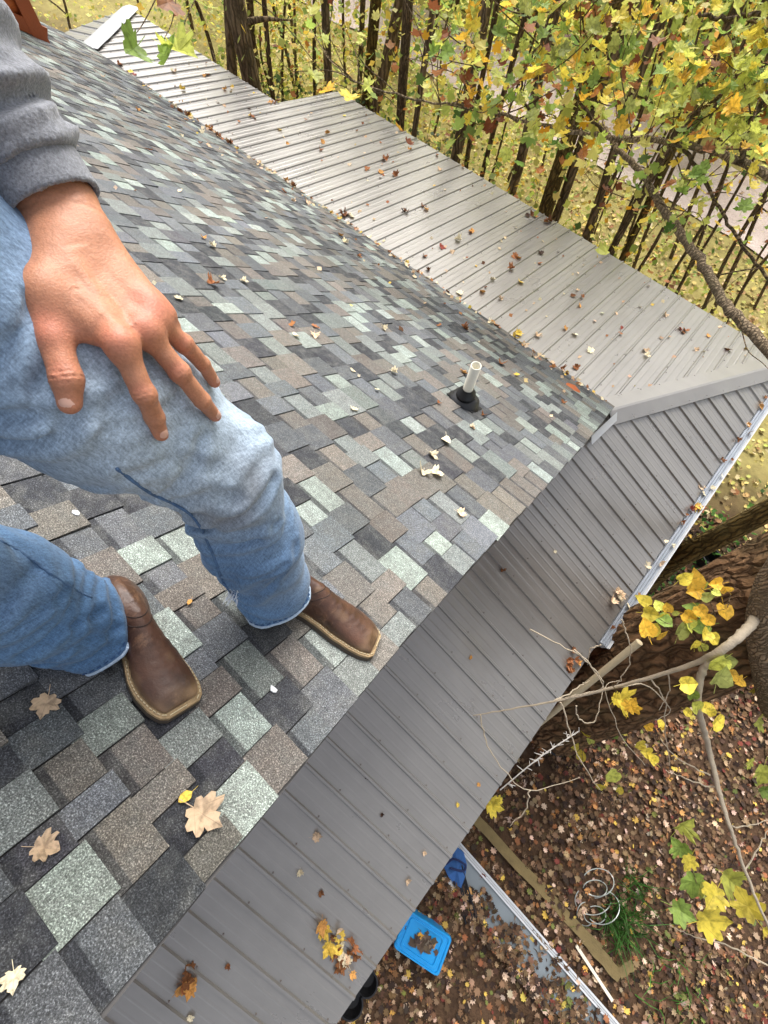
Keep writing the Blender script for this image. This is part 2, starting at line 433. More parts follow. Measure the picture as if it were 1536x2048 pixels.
# metal porch roofs ------------------------------------------------
RIB = .2286
ZA, TA, WA = -.094, .4064, 1.335
ZB, TB, WB = -.080, .1855, 2.86
HIPR = 2.835 / 1.335            # plan slope of the hip, y / x
prof = [(-.0175, 0), (-.0075, .0145), (.0075, .0145), (.0175, 0), (.0640, 0), (.0720, .0018), (.0800, .0018), (.0880, 0),
        (.1400, 0), (.1480, .0018), (.1560, .0018), (.1640, 0)]
mroof = empty('metal_roof', parent=cabin)
def panel_mesh(kind, w0, nrib, ext):
    ws = []; hs = []
    for k in range(nrib):
        for a, h in prof:            # the lower roof is rolled a little crisper
            if kind == 'A' and abs(a) < .03: a, h = (a * .97, 0) if h == 0 else (math.copysign(.0095, a), .0185)
            ws.append(w0 + k * RIB + a); hs.append(h)
    ws.append(w0 + nrib * RIB - .0168); hs.append(0.0)
    st, en = zip(*[ext(w) for w in ws]); keep = [i for i in range(len(ws)) if en[i] - st[i] > .004]
    if len(keep) < 2: return None
    V = []
    for i in keep:
        for q in (st[i], en[i]):
            V.append((q, ws[i], ZA - q * TA + hs[i]) if kind == 'A' else (ws[i], q, ZB - q * TB + hs[i]))
    F = []
    for j in range(len(keep) - 1):
        f = (2 * j, 2 * j + 1, 2 * j + 3, 2 * j + 2)
        F.append(f if kind == 'A' else tuple(reversed(f)))
    return mesh_np('metal_panel', np.array(V), F, [M_MET if kind == 'A' else M_METB], False)
def extA(y):
    x0 = max(-.25, y / HIPR) if y > 0 else -.25
    return x0, WA + .01
def hipfar(x): return (x + 9.35) * (-1.55 / 1.35)
def extB(x):
    y0 = -.10
    if x > 0: y0 = x * HIPR
    if x < -9.35: y0 = hipfar(x)
    return y0, (WB if x > -6.86 else 1.58)
y = -.974 - RIB * 28
while y < 2.9:
    me = panel_mesh('A', y, 4, extA)
    if me: link('metal_panel', me, mroof)
    y += 4 * RIB
x = -2.801 - RIB * 36
while x < 1.4:
    # keep the stepped eave on a rib line
    me = panel_mesh('B', x, 4 if x + 4 * RIB < 1.4 else 3, extB)
    if me: link('metal_panel', me, mroof)
    x += 4 * RIB
def A3(x, y, h=0): return np.array([x, y, ZA - x * TA + h])
def B3(x, y, h=0): return np.array([x, y, ZB - y * TB + h])
# the third slope past the far corner
P0 = np.array([-9.35, -.05, ZB + .0]); P1 = B3(-10.72, 1.58)
mb = MB()
for k in range(14):
    yy0 = 1.58 - k * RIB
    for (a, h), (b, h2) in zip(prof, prof[1:] + [(RIB - .019, 0)]):
        ya, yb = yy0 - a, yy0 - b
        def seg(yv, hv):
            xs = -9.38 if yv < -.05 else -9.35 - (yv + .05) * 1.37 / 1.63
            zt = lambda xq: ZB - (-9.35 - xq) * .215
            return (xs, yv, zt(xs) + hv), (-10.75, yv, zt(-10.75) + hv)
        p, q = seg(ya, h); r, t = seg(yb, h2)
        mb.add([p, q, t, r], [(3, 2, 1, 0)])
mb.build('end_panel', M_MET, mroof)
# hip caps: bent sheets that ride on the ribs
def cap(p, q, na, nb, wa, wb, name, mat):
    d = (q - p) / np.linalg.norm(q - p); up = np.array([0, 0, 1.0])
    mb = MB(); n = 9; V = []
    for i in range(n):
        c = p + (q - p) * i / (n - 1) + up * (.022 + .002 * math.sin(i * 2.1))
        ea = na * wa; eb = nb * wb
        V += [c + ea - up * .006, c + ea, c + ea * .08 + up * .012, c + eb * .08 + up * .012, c + eb, c + eb - up * .012]
    F = []
    for i in range(n - 1):
        for j in range(5): F.append((i * 6 + j, i * 6 + j + 1, i * 6 + j + 7, i * 6 + j + 6))
    mb.add(V, F)
    for i in range(1, 11):      # screw heads along both edges
        for e, w in ((na, wa), (nb, wb)):
            c = p + (q - p) * i / 11 + e * w * .86 + up * .048
            mb.tube([c, c + up * .006], [.008, .006], 6)
    return mb.build(name, mat, mroof)
M_CAP = M_MET
hp, hq = np.array([-.02, -.05, ZA + .03]), np.array([1.345, 2.86, -.612])
dd = np.array([1.335, 2.835, 0]); dd /= np.linalg.norm(dd)
pa = np.array([dd[1], -dd[0], 0]); pb = -pa
na = pa + np.array([0, 0, -TA * pa[0]]); nb = pb + np.array([0, 0, -TB * pb[1]])
# edges run in plan at right angles to the hip, sloping with each face (measured against the hip's own fall)
fall = (hq - hp)[2] / np.linalg.norm((hq - hp)[:2])
cap(hp, hq, na, nb, .145, .17, 'hip_cap', M_CAP)
fp, fq = np.array([-9.33, -.02, ZB + .02]), B3(-10.72, 1.6, .01)
cap(fp, fq, np.array([.60, .72, -.72 * TB]), np.array([-.72, -.6, -.12]), .19, .12, 'hip_cap', simple('bright_cap_steel', (172, 174, 178), .35, .05, 4, spec=.6))
# flat flashing where the steep slope breaks onto the low slope
mb = MB()
for i in range(10):
    x0 = -9.35 + i * .935
    mb.box(B3(x0 + .002, -.06, .021), (.931, 0, 0), B3(0, .112, 0) - B3(0, 0, 0), (0, 0, .003 + .0008 * (i % 2)))
mb.build('transition_flashing', simple('pale_transition', (188, 182, 178), .33, .05, 5, spec=.6), mroof)
# bent white piece at the corner
a, b, c_, d_ = A3(.055, -.02, .10), A3(.012, -.46, .085), A3(.075, -.50, .055), A3(.112, -.06, .062)
mb = MB(); up = np.array([0, 0, .004])
mb.add([a, b, c_, d_, a + up, b + up, c_ + up, d_ + up], [(0, 1, 2, 3), (7, 6, 5, 4), (0, 4, 5, 1), (1, 5, 6, 2), (2, 6, 7, 3), (3, 7, 4, 0)])
mb.build('corner_flashing', M_WHITE, mroof)
# eave trims and gutter
mb = MB(); mb.box((WA - .03, -7.2, ZA - WA * TA - .17), (.035, 0, 0), (0, 10.02, 0), (0, 0, .155)); mb.box((-6.86, WB - .035, ZB - WB * TB - .15), (8.19, 0, 0), (0, .03, 0), (0, 0, .14))
mb.box((-10.72, 1.54, ZB - 1.58 * TB - .15), (3.85, 0, 0), (0, .03, 0), (0, 0, .14)); mb.box((-6.9, 1.57, ZB - 1.57 * TB - .15), (.035, 0, 0), (0, 1.25, -1.25 * TB), (0, 0, .14))
mb.build('fascia_board', simple('brown_fascia', (92, 84, 78), .5), cabin)
gut = empty('gutter', parent=cabin)
gx = WA + .012; gz = ZA - WA * TA
sec = [(0, -.005), (0, -.10), (.05, -.115), (.085, -.10), (.095, -.04), (.115, -.02), (.115, .0), (.108, .0), (.100, -.02), (.085, -.045)]
Y0, Y1 = -1.86, 2.84; V = []
for yy in (Y0, Y1):
    for a, h in sec: V.append((gx + a, yy, gz + h))
n = len(sec); F = [(i, i + 1, n + i + 1, n + i) for i in range(n - 1)]; F.append(tuple(range(n)))
mb = MB(); mb.add(V, F); mb.build('gutter_trough', M_WHITE, gut)
M_GUARD = simple('grey_gutter_guard', (150, 156, 164), .35, .1, 12, metal=.3)
for k in range(3):              # ribbed leaf guard lying in the trough
    mb = MB(); a = .012 + k * .028
    V = []
    for yy in (Y0, Y1):
        for q, h in ((0, -.012), (.006, -.004), (.012, -.004), (.018, -.012), (.024, -.012)): V.append((gx + a + q, yy, gz + h - .004 * k))
    mb.add(V, [(i, i + 1, i + 6, i + 5) for i in range(4)]); mb.build('gutter_guard', M_GUARD, gut)
# walls of the cabin under the roofs, and porch posts
wl = empty('log_wall', parent=cabin)
for k in range(14):
    z = GZ + .12 + k * .235
    MB().tube([(-.42, -7.8, z), (-.42, -.35, z)], .12, 10).build('log', M_LOG, wl, True)
    if z < -.2: MB().tube([(-9.2, -.4, z), (-.3, -.4, z)], .12, 10).build('log', M_LOG, wl, True)
mb = MB(); mb.add([(-.46, -.4, .12), (-.46, -6.6, .12), (-.46, -6.6, 4.45)], [(0, 1, 2), (2, 1, 0)]); mb.build('gable_boards', M_LOGT, cabin)
for px_, py_ in ((1.18, -6.4), (1.18, -4.0), (1.18, .6), (1.18, 2.66), (-2.2, 2.66), (-6.6, 2.66), (-10.4, 1.4)):
    zt = max(ZA - px_ * TA, -.65) if px_ > 0 else -.62
    MB().box((px_ - .06, py_ - .06, GZ - .05), (.12, 0, 0), (0, .12, 0), (0, 0, zt - .1 - GZ)).build('porch_post', M_LOGT, cabin)

# dormer with log cheek, on the shingle slope far up at the left
dor = empty('log_dormer', parent=cabin)
dx = -7.77; s0 = 1.256
base = RP(dx, s0)
for k in range(7):
    z = base[2] + .17 + k * .20
    yb = base[1] - .06; ye = -(z - .09) / TP
    if ye > yb: ye = yb - .1
    MB().tube([(dx - .13, yb, z), (dx - .13, min(ye, yb - .2) - .25, z)], .115, 14).build('log', M_LOG, dor, True)
    MB().tube([(dx - .13, yb - .03, z), (dx - 1.6, yb - .03, z)], .115, 14).build('log', M_LOG, dor, True)
MB().box((dx - .035, base[1] - .15, base[2] - .02), (.05, 0, 0), (0, .15, 0), (0, 0, 1.9)).build('corner_board', M_LOGT, dor)
MB().box(RP(dx - .034, s0 + .03, .012), (.045, 0, 0), RP(0, 2.2) - RP(0, 0), RN * .12).build('skirt_board', M_LOGT, dor)
MB().box((dx - 1.8, base[1] - 1.6, base[2] + 1.6), (2.1, 0, 0), (0, 2.0, -.5), (0, 0, .06)).build('dormer_roof', M_MET, dor)

# vent pipe -----------------------------------------------------------
vent = empty('vent_pipe', 'white plastic vent pipe in a black rubber boot on the shingles', 'vent pipe')
vb = roofhit(926, 806)
M_PVC = simple('white_pvc', (226, 220, 202), .4, .06, 20); M_RUB = simple('black_rubber', (26, 26, 29), .45, .2, 20, .2, 60)
mb = MB(); a = np.arange(16) / 16 * 2 * math.pi
V = []
for z, r in ((-.06, .0295), (.335, .0295), (.335, .025), (.25, .025)):
    V += [(vb[0] + r * math.cos(t), vb[1] + r * math.sin(t), vb[2] + z) for t in a]
F = [(k * 16 + i, k * 16 + (i + 1) % 16, (k + 1) * 16 + (i + 1) % 16, (k + 1) * 16 + i) for k in range(3) for i in range(16)]
mb.add(V, F); mb.build('pipe', M_PVC, vent, True)
mb = MB(); V = []; a = np.arange(20) / 20 * 2 * math.pi
eu = np.array([1.0, 0, 0]); ev = np.array([0, -CP, SP])
for h, r, off in ((.004, .106, 0), (.020, .104, 0), (.030, .092, 0), (.060, .080, .006), (.067, .067, .01)):
    V += [vb + eu * r * math.cos(t) + ev * r * math.sin(t) + RN * h for t in a]
for z, r in ((.076, .059), (.100, .056), (.105, .046), (.120, .044), (.126, .034), (.145, .033)):
    V += [vb + np.array([r * math.cos(t), r * math.sin(t) * 1.0, z]) + np.array([0, -.0, 0]) for t in a]
nr = 11
F = [(k * 20 + i, k * 20 + (i + 1) % 20, (k + 1) * 20 + (i + 1) % 20, (k + 1) * 20 + i) for k in range(nr - 1) for i in range(20)]
mb.add(V, F); mb.build('rubber_boot', M_RUB, vent, True)
MB().box(vb + eu * -.10 - ev * .10 + RN * .009, eu * .20, ev * .17, RN * .003).build('flange', M_RUB, vent)

# fastener heads on the metal, a few pixels each
mb = MB()
for k in range(-28, 17):
    yy = -.974 + RIB * k + .030
    for xx in (.30, .82, 1.27):
        if yy > 0 and xx < yy / HIPR + .22: continue
        c = A3(xx, yy, .001); mb.tube([c, c + [0, 0, .006]], [.0075, .0055], 6)
for k in range(-34, 18):
    xx = -2.801 + RIB * k + .030
    for yy in (.28, 1.15, 2.05, 2.78):
        if xx < -6.9 and yy > 1.5: continue
        if xx > yy / HIPR - .22: continue
        c = B3(xx, yy, .001); mb.tube([c, c + [0, 0, .006]], [.0075, .0055], 6)
tag(mb.build('screws', simple('screw_heads', (112, 104, 98), .4, .1, 20), mroof), kind='stuff')
# ------------------------------------------------------------------ signed-distance modelling (surface nets)
def vnoise(P, scale, seed=0):
    P = np.asarray(P, np.float32) * scale + seed * 17.31
    i = np.floor(P).astype(np.int64); f = P - i; f = f * f * (3 - 2 * f)
    def h(a, b, c):
        n = (a * 374761393 + b * 668265263 + c * 2147483647 + seed * 1013) & 0xffffffff
        n = ((n ^ (n >> 13)) * 1274126177) & 0xffffffff
        return ((n ^ (n >> 16)) & 0xffff).astype(np.float32) / 65535.0
    x, y, z = i[..., 0], i[..., 1], i[..., 2]; r = 0
    for a in (0, 1):
        for b in (0, 1):
            for c in (0, 1):
                w = (f[..., 0] if a else 1 - f[..., 0]) * (f[..., 1] if b else 1 - f[..., 1]) * (f[..., 2] if c else 1 - f[..., 2])
                r = r + w * h(x + a, y + b, z + c)
    return r * 2 - 1
def cone(P, a, b, r1, r2, flat=None):
    a = np.asarray(a, np.float32); b = np.asarray(b, np.float32); ab = b - a
    t = np.clip(((P - a) @ ab) / (ab @ ab), 0, 1)
    d = P - (a + t[..., None] * ab)
    if flat is not None:        # squash along a direction: (unit vector, factor)
        u, k = flat; u = np.asarray(u, np.float32); q = d @ u
        d = d + (q * (1 / k - 1))[..., None] * u
    return np.linalg.norm(d, axis=-1) - (r1 + (r2 - r1) * t)
def smin(a, b, k):
    h = np.clip(.5 + .5 * (b - a) / k, 0, 1)
    return b + (a - b) * h - k * h * (1 - h)
def surface_nets(fn, lo, hi, step):
    lo = np.asarray(lo, float); hi = np.asarray(hi, float)
    n = np.maximum(4, np.ceil((hi - lo) / step).astype(int) + 1)
    ax = [lo[i] + np.arange(n[i]) * step for i in range(3)]
    D = np.empty(n, np.float32)
    for i in range(0, n[0], 16):        # slabs keep the memory small
        X, Y, Z = np.meshgrid(ax[0][i:i + 16], ax[1], ax[2], indexing='ij')
        D[i:i + 16] = fn(np.stack([X, Y, Z], -1).astype(np.float32))
    S = D < 0
    c = np.zeros(tuple(n - 1), np.int8)
    for a in (0, 1):
        for b in (0, 1):
            for d in (0, 1): c += S[a:n[0] - 1 + a, b:n[1] - 1 + b, d:n[2] - 1 + d]
    act = (c > 0) & (c < 8); idx = -np.ones(act.shape, np.int64); I = np.argwhere(act); idx[act] = np.arange(len(I))
    acc = np.zeros((len(I), 3)); cnt = np.zeros(len(I))
    corners = [(a, b, d) for a in (0, 1) for b in (0, 1) for d in (0, 1)]
    for p in corners:
        for e in range(3):
            if p[e]: continue
            q = list(p); q[e] = 1
            v0 = D[I[:, 0] + p[0], I[:, 1] + p[1], I[:, 2] + p[2]]; v1 = D[I[:, 0] + q[0], I[:, 1] + q[1], I[:, 2] + q[2]]
            m = (v0 < 0) != (v1 < 0); t = np.where(m, v0 / np.where(m, v0 - v1, 1), 0)
            pt = np.tile(np.array(p, float), (len(I), 1)); pt[:, e] = t
            acc[m] += pt[m]; cnt[m] += 1
    V = lo + (I + acc / cnt[:, None]) * step
    F = []
    for e in range(3):
        u, w = [k for k in range(3) if k != e]
        sl0 = [slice(None)] * 3; sl1 = [slice(None)] * 3; sl0[e] = slice(0, n[e] - 1); sl1[e] = slice(1, n[e])
        ch = S[tuple(sl0)] != S[tuple(sl1)]
        E = np.argwhere(ch); E = E[(E[:, u] > 0) & (E[:, w] > 0) & (E[:, u] < n[u] - 1) & (E[:, w] < n[w] - 1)]
        if not len(E): continue
        def cell(du, dw):
            q = E.copy(); q[:, u] -= du; q[:, w] -= dw; return idx[q[:, 0], q[:, 1], q[:, 2]]
        quad = np.stack([cell(1, 1), cell(0, 1), cell(0, 0), cell(1, 0)], 1)
        ins = S[E[:, 0], E[:, 1], E[:, 2]]
        flip = ~ins if e != 1 else ins
        quad[flip] = quad[flip][:, ::-1]; F.append(quad)
    return V, np.concatenate(F)
def smooth_mesh(V, F, it=2, lam=.5):
    n = len(V); A = np.concatenate([F[:, [0, 1]], F[:, [1, 2]], F[:, [2, 3]], F[:, [3, 0]]]); A = np.concatenate([A, A[:, ::-1]])
    deg = np.bincount(A[:, 0], minlength=n)[:, None]
    for _ in range(it):
        S = np.stack([np.bincount(A[:, 0], weights=V[A[:, 1], k], minlength=n) for k in range(3)], 1) / np.maximum(deg, 1)
        V = V + lam * (S - V)
    return V

# ------------------------------------------------------------------ the person (camera axes: x right, y up, -z forward)
def K(px, py, z): return np.array([(px - 768) / FOC * z, -(py - 1024) / FOC * z, -z])
W2C = RC.T
def wdir(x, y, z): return W2C @ np.array([x, y, z], float)
UPC = wdir(0, 0, 1); FWD = wdir(1, 0, 0); LFT = wdir(0, 1, 0); RNC = W2C @ RN
person = empty('person', 'person in grey sweatshirt, faded blue jeans and brown boots standing on the shingle roof', 'person', loc=tuple(roofhit(300, 1310)))
def part(name, me, parent=person):
    o = link(name, me, parent); bpy.context.view_layer.update()
    o.matrix_parent_inverse = parent.matrix_world.inverted(); return o
bpy.context.view_layer.update()

# joints
kneeL, ankL = K(446, 935, .665), K(552, 1188, 1.035)
hipL = kneeL + (K(-5, 655, .445) - kneeL) * 1.42
hipR = hipL - LFT * .185 + FWD * -.02
ankR = K(205, 1256, .855)
kneeR = ankR + UPC * .40 - FWD * .10 + LFT * -.03
pel = (hipL + hipR) / 2 + UPC * .06
def legfold(P, a, b, amp, nfold, seed, power=1.0):
    ab = b - a; L2 = ab @ ab; t = ((P - a) @ ab) / L2
    ph = vnoise(P, 7, seed) * 1.6 + vnoise(P, 16, seed + 3) * .5
    w = np.sin((t * nfold + ph) * math.pi * 2)
    return amp * (np.abs(w) ** .7 * np.sign(w)) * (.4 + .6 * (vnoise(P, 5, seed + 9) * .5 + .5))
CREASE = []
def polydist(P, L):
    d = None
    for a, b in zip(L, L[1:]):
        c = cone(P, a, b, 0, 0); d = c if d is None else np.minimum(d, c)
    return d
def jeans(P):
    d = jeans0(P)
    for L, w, dep in CREASE:
        L = np.asarray(L); near = np.linalg.norm(P - L.mean(0).astype(np.float32), axis=-1) < .35
        if not near.any(): continue
        q = polydist(P[near], L); d[near] += dep * np.exp(-(q / w) ** 2) - dep * .75 * np.exp(-((q - w * 2.0) / (w * 1.1)) ** 2)
    return d
def jeans0(P):
    th = smin(cone(P, hipL, hipL * .45 + kneeL * .55, .116, .104), cone(P, hipL * .45 + kneeL * .55, kneeL, .104, .075), .05)
    m1 = kneeL * .55 + ankL * .45
    sh = smin(cone(P, kneeL, m1, .078, .080), cone(P, m1, ankL + (kneeL - ankL) * .02, .080, .083), .05)
    thR = cone(P, hipR, kneeR, .118, .088); m2 = kneeR * .5 + ankR * .5
    shR = smin(cone(P, kneeR, m2, .086, .084), cone(P, m2, ankR, .084, .082), .05)
    # amplitude masks: calm on top of the thigh, busy behind the knee and above the hems
    gk = np.exp(-(np.linalg.norm(P - (kneeL + np.array([-.06, -.05, -.02])), axis=-1) / .12) ** 2)
    th = th + legfold(P, hipL, kneeL, .0048, 5, 1) + gk * legfold(P, hipL, kneeL, .011, 9, 4)
    sh = sh + legfold(P, kneeL, ankL, .0062, 6, 2) + gk * legfold(P, kneeL, ankL, .010, 8, 6)
    gh = np.exp(-(np.linalg.norm(P - ankR, axis=-1) / .2) ** 2)
    shR = shR + legfold(P, kneeR, ankR, .006, 5, 5) + gh * legfold(P, kneeR, ankR, .009, 9, 7)
    d = smin(th, sh, .035); dr = smin(thR, shR, .05)
    pv = cone(P, hipL * .75 + hipR * .25 + UPC * .05, hipR * .75 + hipL * .25 + UPC * .05, .135, .135)
    pv = smin(pv, cone(P, pel, pel + UPC * .12, .15, .14), .06)
    d = smin(smin(d, pv, .05), dr if False else np.maximum(dr, -1), .04)
    # hems: flat cuts across the shins, hollowed out
    aL = (kneeL - ankL) / np.linalg.norm(kneeL - ankL); aR = (kneeR - ankR) / np.linalg.norm(kneeR - ankR)
    cl = -((P - (ankL + aL * .012)) @ aL); cr = -((P - (ankR + aR * .005)) @ aR)
    nl = np.linalg.norm(P - ankL, axis=-1) < .16; nr_ = np.linalg.norm(P - ankR, axis=-1) < .16
    d = np.where(nl, np.maximum(d, cl), d); d = np.where(nr_, np.maximum(d, cr), d)
    hl = cone(P, ankL - aL * .1, ankL + aL * .045, .074, .06); hr = cone(P, ankR - aR * .1, ankR + aR * .045, .076, .06)
    d = np.maximum(d, -hl); d = np.maximum(d, -hr)
    wv = -((P - (pel + UPC * .13)) @ -UPC)
    return np.maximum(d, wv)
def project0(px, py, z0=.2, z1=1.3):
    z = np.linspace(z0, z1, 600); P = np.stack([(px - 768) / FOC * z, -(py - 1024) / FOC * z, -z], 1).astype(np.float32)
    d = jeans0(P); k = np.argwhere(d < 0); return P[k[0, 0]].astype(float) if len(k) else P[np.argmin(d)].astype(float)
for line, w, dep in [([(-20, 735), (20, 690), (62, 605)], .007, .006), ([(-10, 822), (90, 838), (180, 832), (262, 792)], .008, .0055), ([(60, 775), (120, 740), (200, 745)], .007, .0035), ([(-10, 872), (120, 868), (250, 850), (350, 800)], .008, .0045),
                     ([(350, 1005), (420, 985), (470, 1000)], .009, .006), ([(385, 1055), (450, 1045), (520, 1005), (545, 960)], .009, .0065), ([(415, 1100), (480, 1090), (550, 1050)], .008, .005), ([(330, 985), (380, 930), (400, 880)], .009, .0045),
                     ([(440, 1150), (500, 1160), (570, 1130)], .007, .004), ([(500, 1200), (560, 1150), (590, 1090)], .008, .004), ([(260, 950), (330, 925), (420, 930)], .009, .004),
                     ([(40, 1310), (110, 1260), (200, 1225)], .009, .006), ([(90, 1325), (160, 1285), (235, 1255)], .008, .0055), ([(10, 1275), (70, 1225), (130, 1185)], .009, .006), ([(-10, 1225), (30, 1180), (70, 1140)], .009, .005), ([(150, 1330), (200, 1300), (245, 1290)], .007, .004)]:
    CREASE.append(([project0(x, y) for x, y in line], w, dep))
allj = np.array([hipL, hipR, kneeL, kneeR, ankL, ankR, pel + UPC * .15])
V, F = surface_nets(jeans, allj.min(0) - .17, allj.max(0) + .17, .0058)
V = smooth_mesh(V, F, 1, .5)
wear_lit = np.clip(.03 + .78 * np.exp(-(np.linalg.norm((V - K(455, 930, .59)) * np.array([1, 1, .7]), axis=1) / .135) ** 2)
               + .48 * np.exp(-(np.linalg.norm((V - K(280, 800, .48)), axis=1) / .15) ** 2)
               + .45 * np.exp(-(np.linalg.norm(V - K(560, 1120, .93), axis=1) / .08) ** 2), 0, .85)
wear_lit *= (.85 + .22 * vnoise(V, 6, 3)); wear_lit = np.clip(wear_lit, 0, .9)  # fading plus the lit look of thigh and knee, painted into the colour
stain = np.clip(.75 * np.exp(-(np.linalg.norm(V - K(500, 985, .62), axis=1) / .060) ** 2) * (.6 + .8 * vnoise(V, 16, 8))
                + .5 * np.exp(-(np.linalg.norm(V - K(430, 1020, .64), axis=1) / .04) ** 2)
                + .30 * np.exp(-(np.linalg.norm(V - K(0, 1180, .55), axis=1) / .1) ** 2), 0, .8)
me = mesh_np('jeans', c2w(V), F, [mat_denim(None, None)], True, np.repeat(wear_lit[:, None], 3, 1))
at = me.attributes.new('Stain', 'FLOAT', 'POINT'); at.data.foreach_set('value', stain.astype(np.float32))
jo = part('jeans', me)
# hem bands, stitched and frayed pale, and inseams
M_HEM = simple('pale_hem_denim', (184, 202, 220), .9, .25, 160, .5, 200)
M_SEAM = simple('seam_thread', (84, 112, 146), .9, .5, 120, .6, 200)
def hem(ank, kn, r, tilt):
    a = (kn - ank) / np.linalg.norm(kn - ank); u = np.cross(a, [0.2, .4, .9]); u /= np.linalg.norm(u); w = np.cross(a, u)
    pts = []
    for i in range(41):
        t = i / 40 * 2 * math.pi; d = u * math.cos(t) + w * math.sin(t)
        lo, hi = .03, .11                      # march outwards to the cloth
        rr = np.linspace(lo, hi, 120); q = ank + a * (.020 + tilt) + d * rr[:, None]
        dist = jeans(q.astype(np.float32)); k = np.argwhere(dist < 0)
        pts.append(ank + a * (.013 + tilt) + d * (rr[k[-1, 0]] if len(k) else r))
    return np.array(pts), a
for ank, kn, tl in ((ankL, kneeL, .0), (ankR, kneeR, .0)):
    pts, a = hem(ank, kn, .082, tl)
    mb = MB(); mb.tube(c2w(pts), .0042, 6, cap=False)
    o = part('hem', mb.mesh('hem', [M_HEM], True), jo)
    mb = MB()
    for i in range(0, 40):
        p = pts[i] + a * .012; q = pts[i] * .45 + pts[i + 1] * .55 + a * .012
        dv = p - (ank + a * ((p - ank) @ a)); dv /= np.linalg.norm(dv)
        mb.tube(c2w(np.array([p + dv * .0012, q + dv * .0012])), .0012, 5)
    part('stitching', mb.mesh('stitching', [simple('dark_stitch', (52, 82, 124), .9)], False), jo)
def project(px, py, z0=.2, z1=1.3, fn=jeans):
    z = np.linspace(z0, z1, 700); P = np.stack([(px - 768) / FOC * z, -(py - 1024) / FOC * z, -z], 1).astype(np.float32)
    d = fn(P); k = np.argwhere(d < 0)
    return (P[k[0, 0]].astype(float), True) if len(k) else (P[np.argmin(d)].astype(float), False)
for line in ([(236, 938), (300, 985), (352, 1010), (392, 1040), (425, 1105), (445, 1160), (470, 1195)], [(0, 1080), (50, 1108), (100, 1145), (150, 1178), (185, 1195)]):
    P = np.array(spline(line, 5)); pp = []
    for x, y in P:
        for dx in (0, 8, 16, 26, 40):
            q, ok = project(x + dx * .8, y - dx * .35)
            if ok: break
        pp.append(q + np.array([0, 0, .0015]))
    part('inseam', MB().tube(c2w(np.array(pp)), .0022, 6).mesh('inseam', [M_SEAM], True), jo)

mb = MB()
for _ in range(46):             # frayed threads at the back of the left hem
    q = project0(468 + rng.normal(0, 5), 1190 + rng.normal(0, 5)); d = rng.normal(0, 1, 3); d /= np.linalg.norm(d)
    mb.tube(c2w(np.array([q, q + d * .008, q + d * .012 + np.array([-.004, -.012, 0]) * rng.uniform(.3, 1.2)])), .0006, 4)
tag(part('frayed_threads', mb.mesh('frayed_threads', [simple('white_thread', (226, 230, 236), .9)]), jo), kind='stuff')
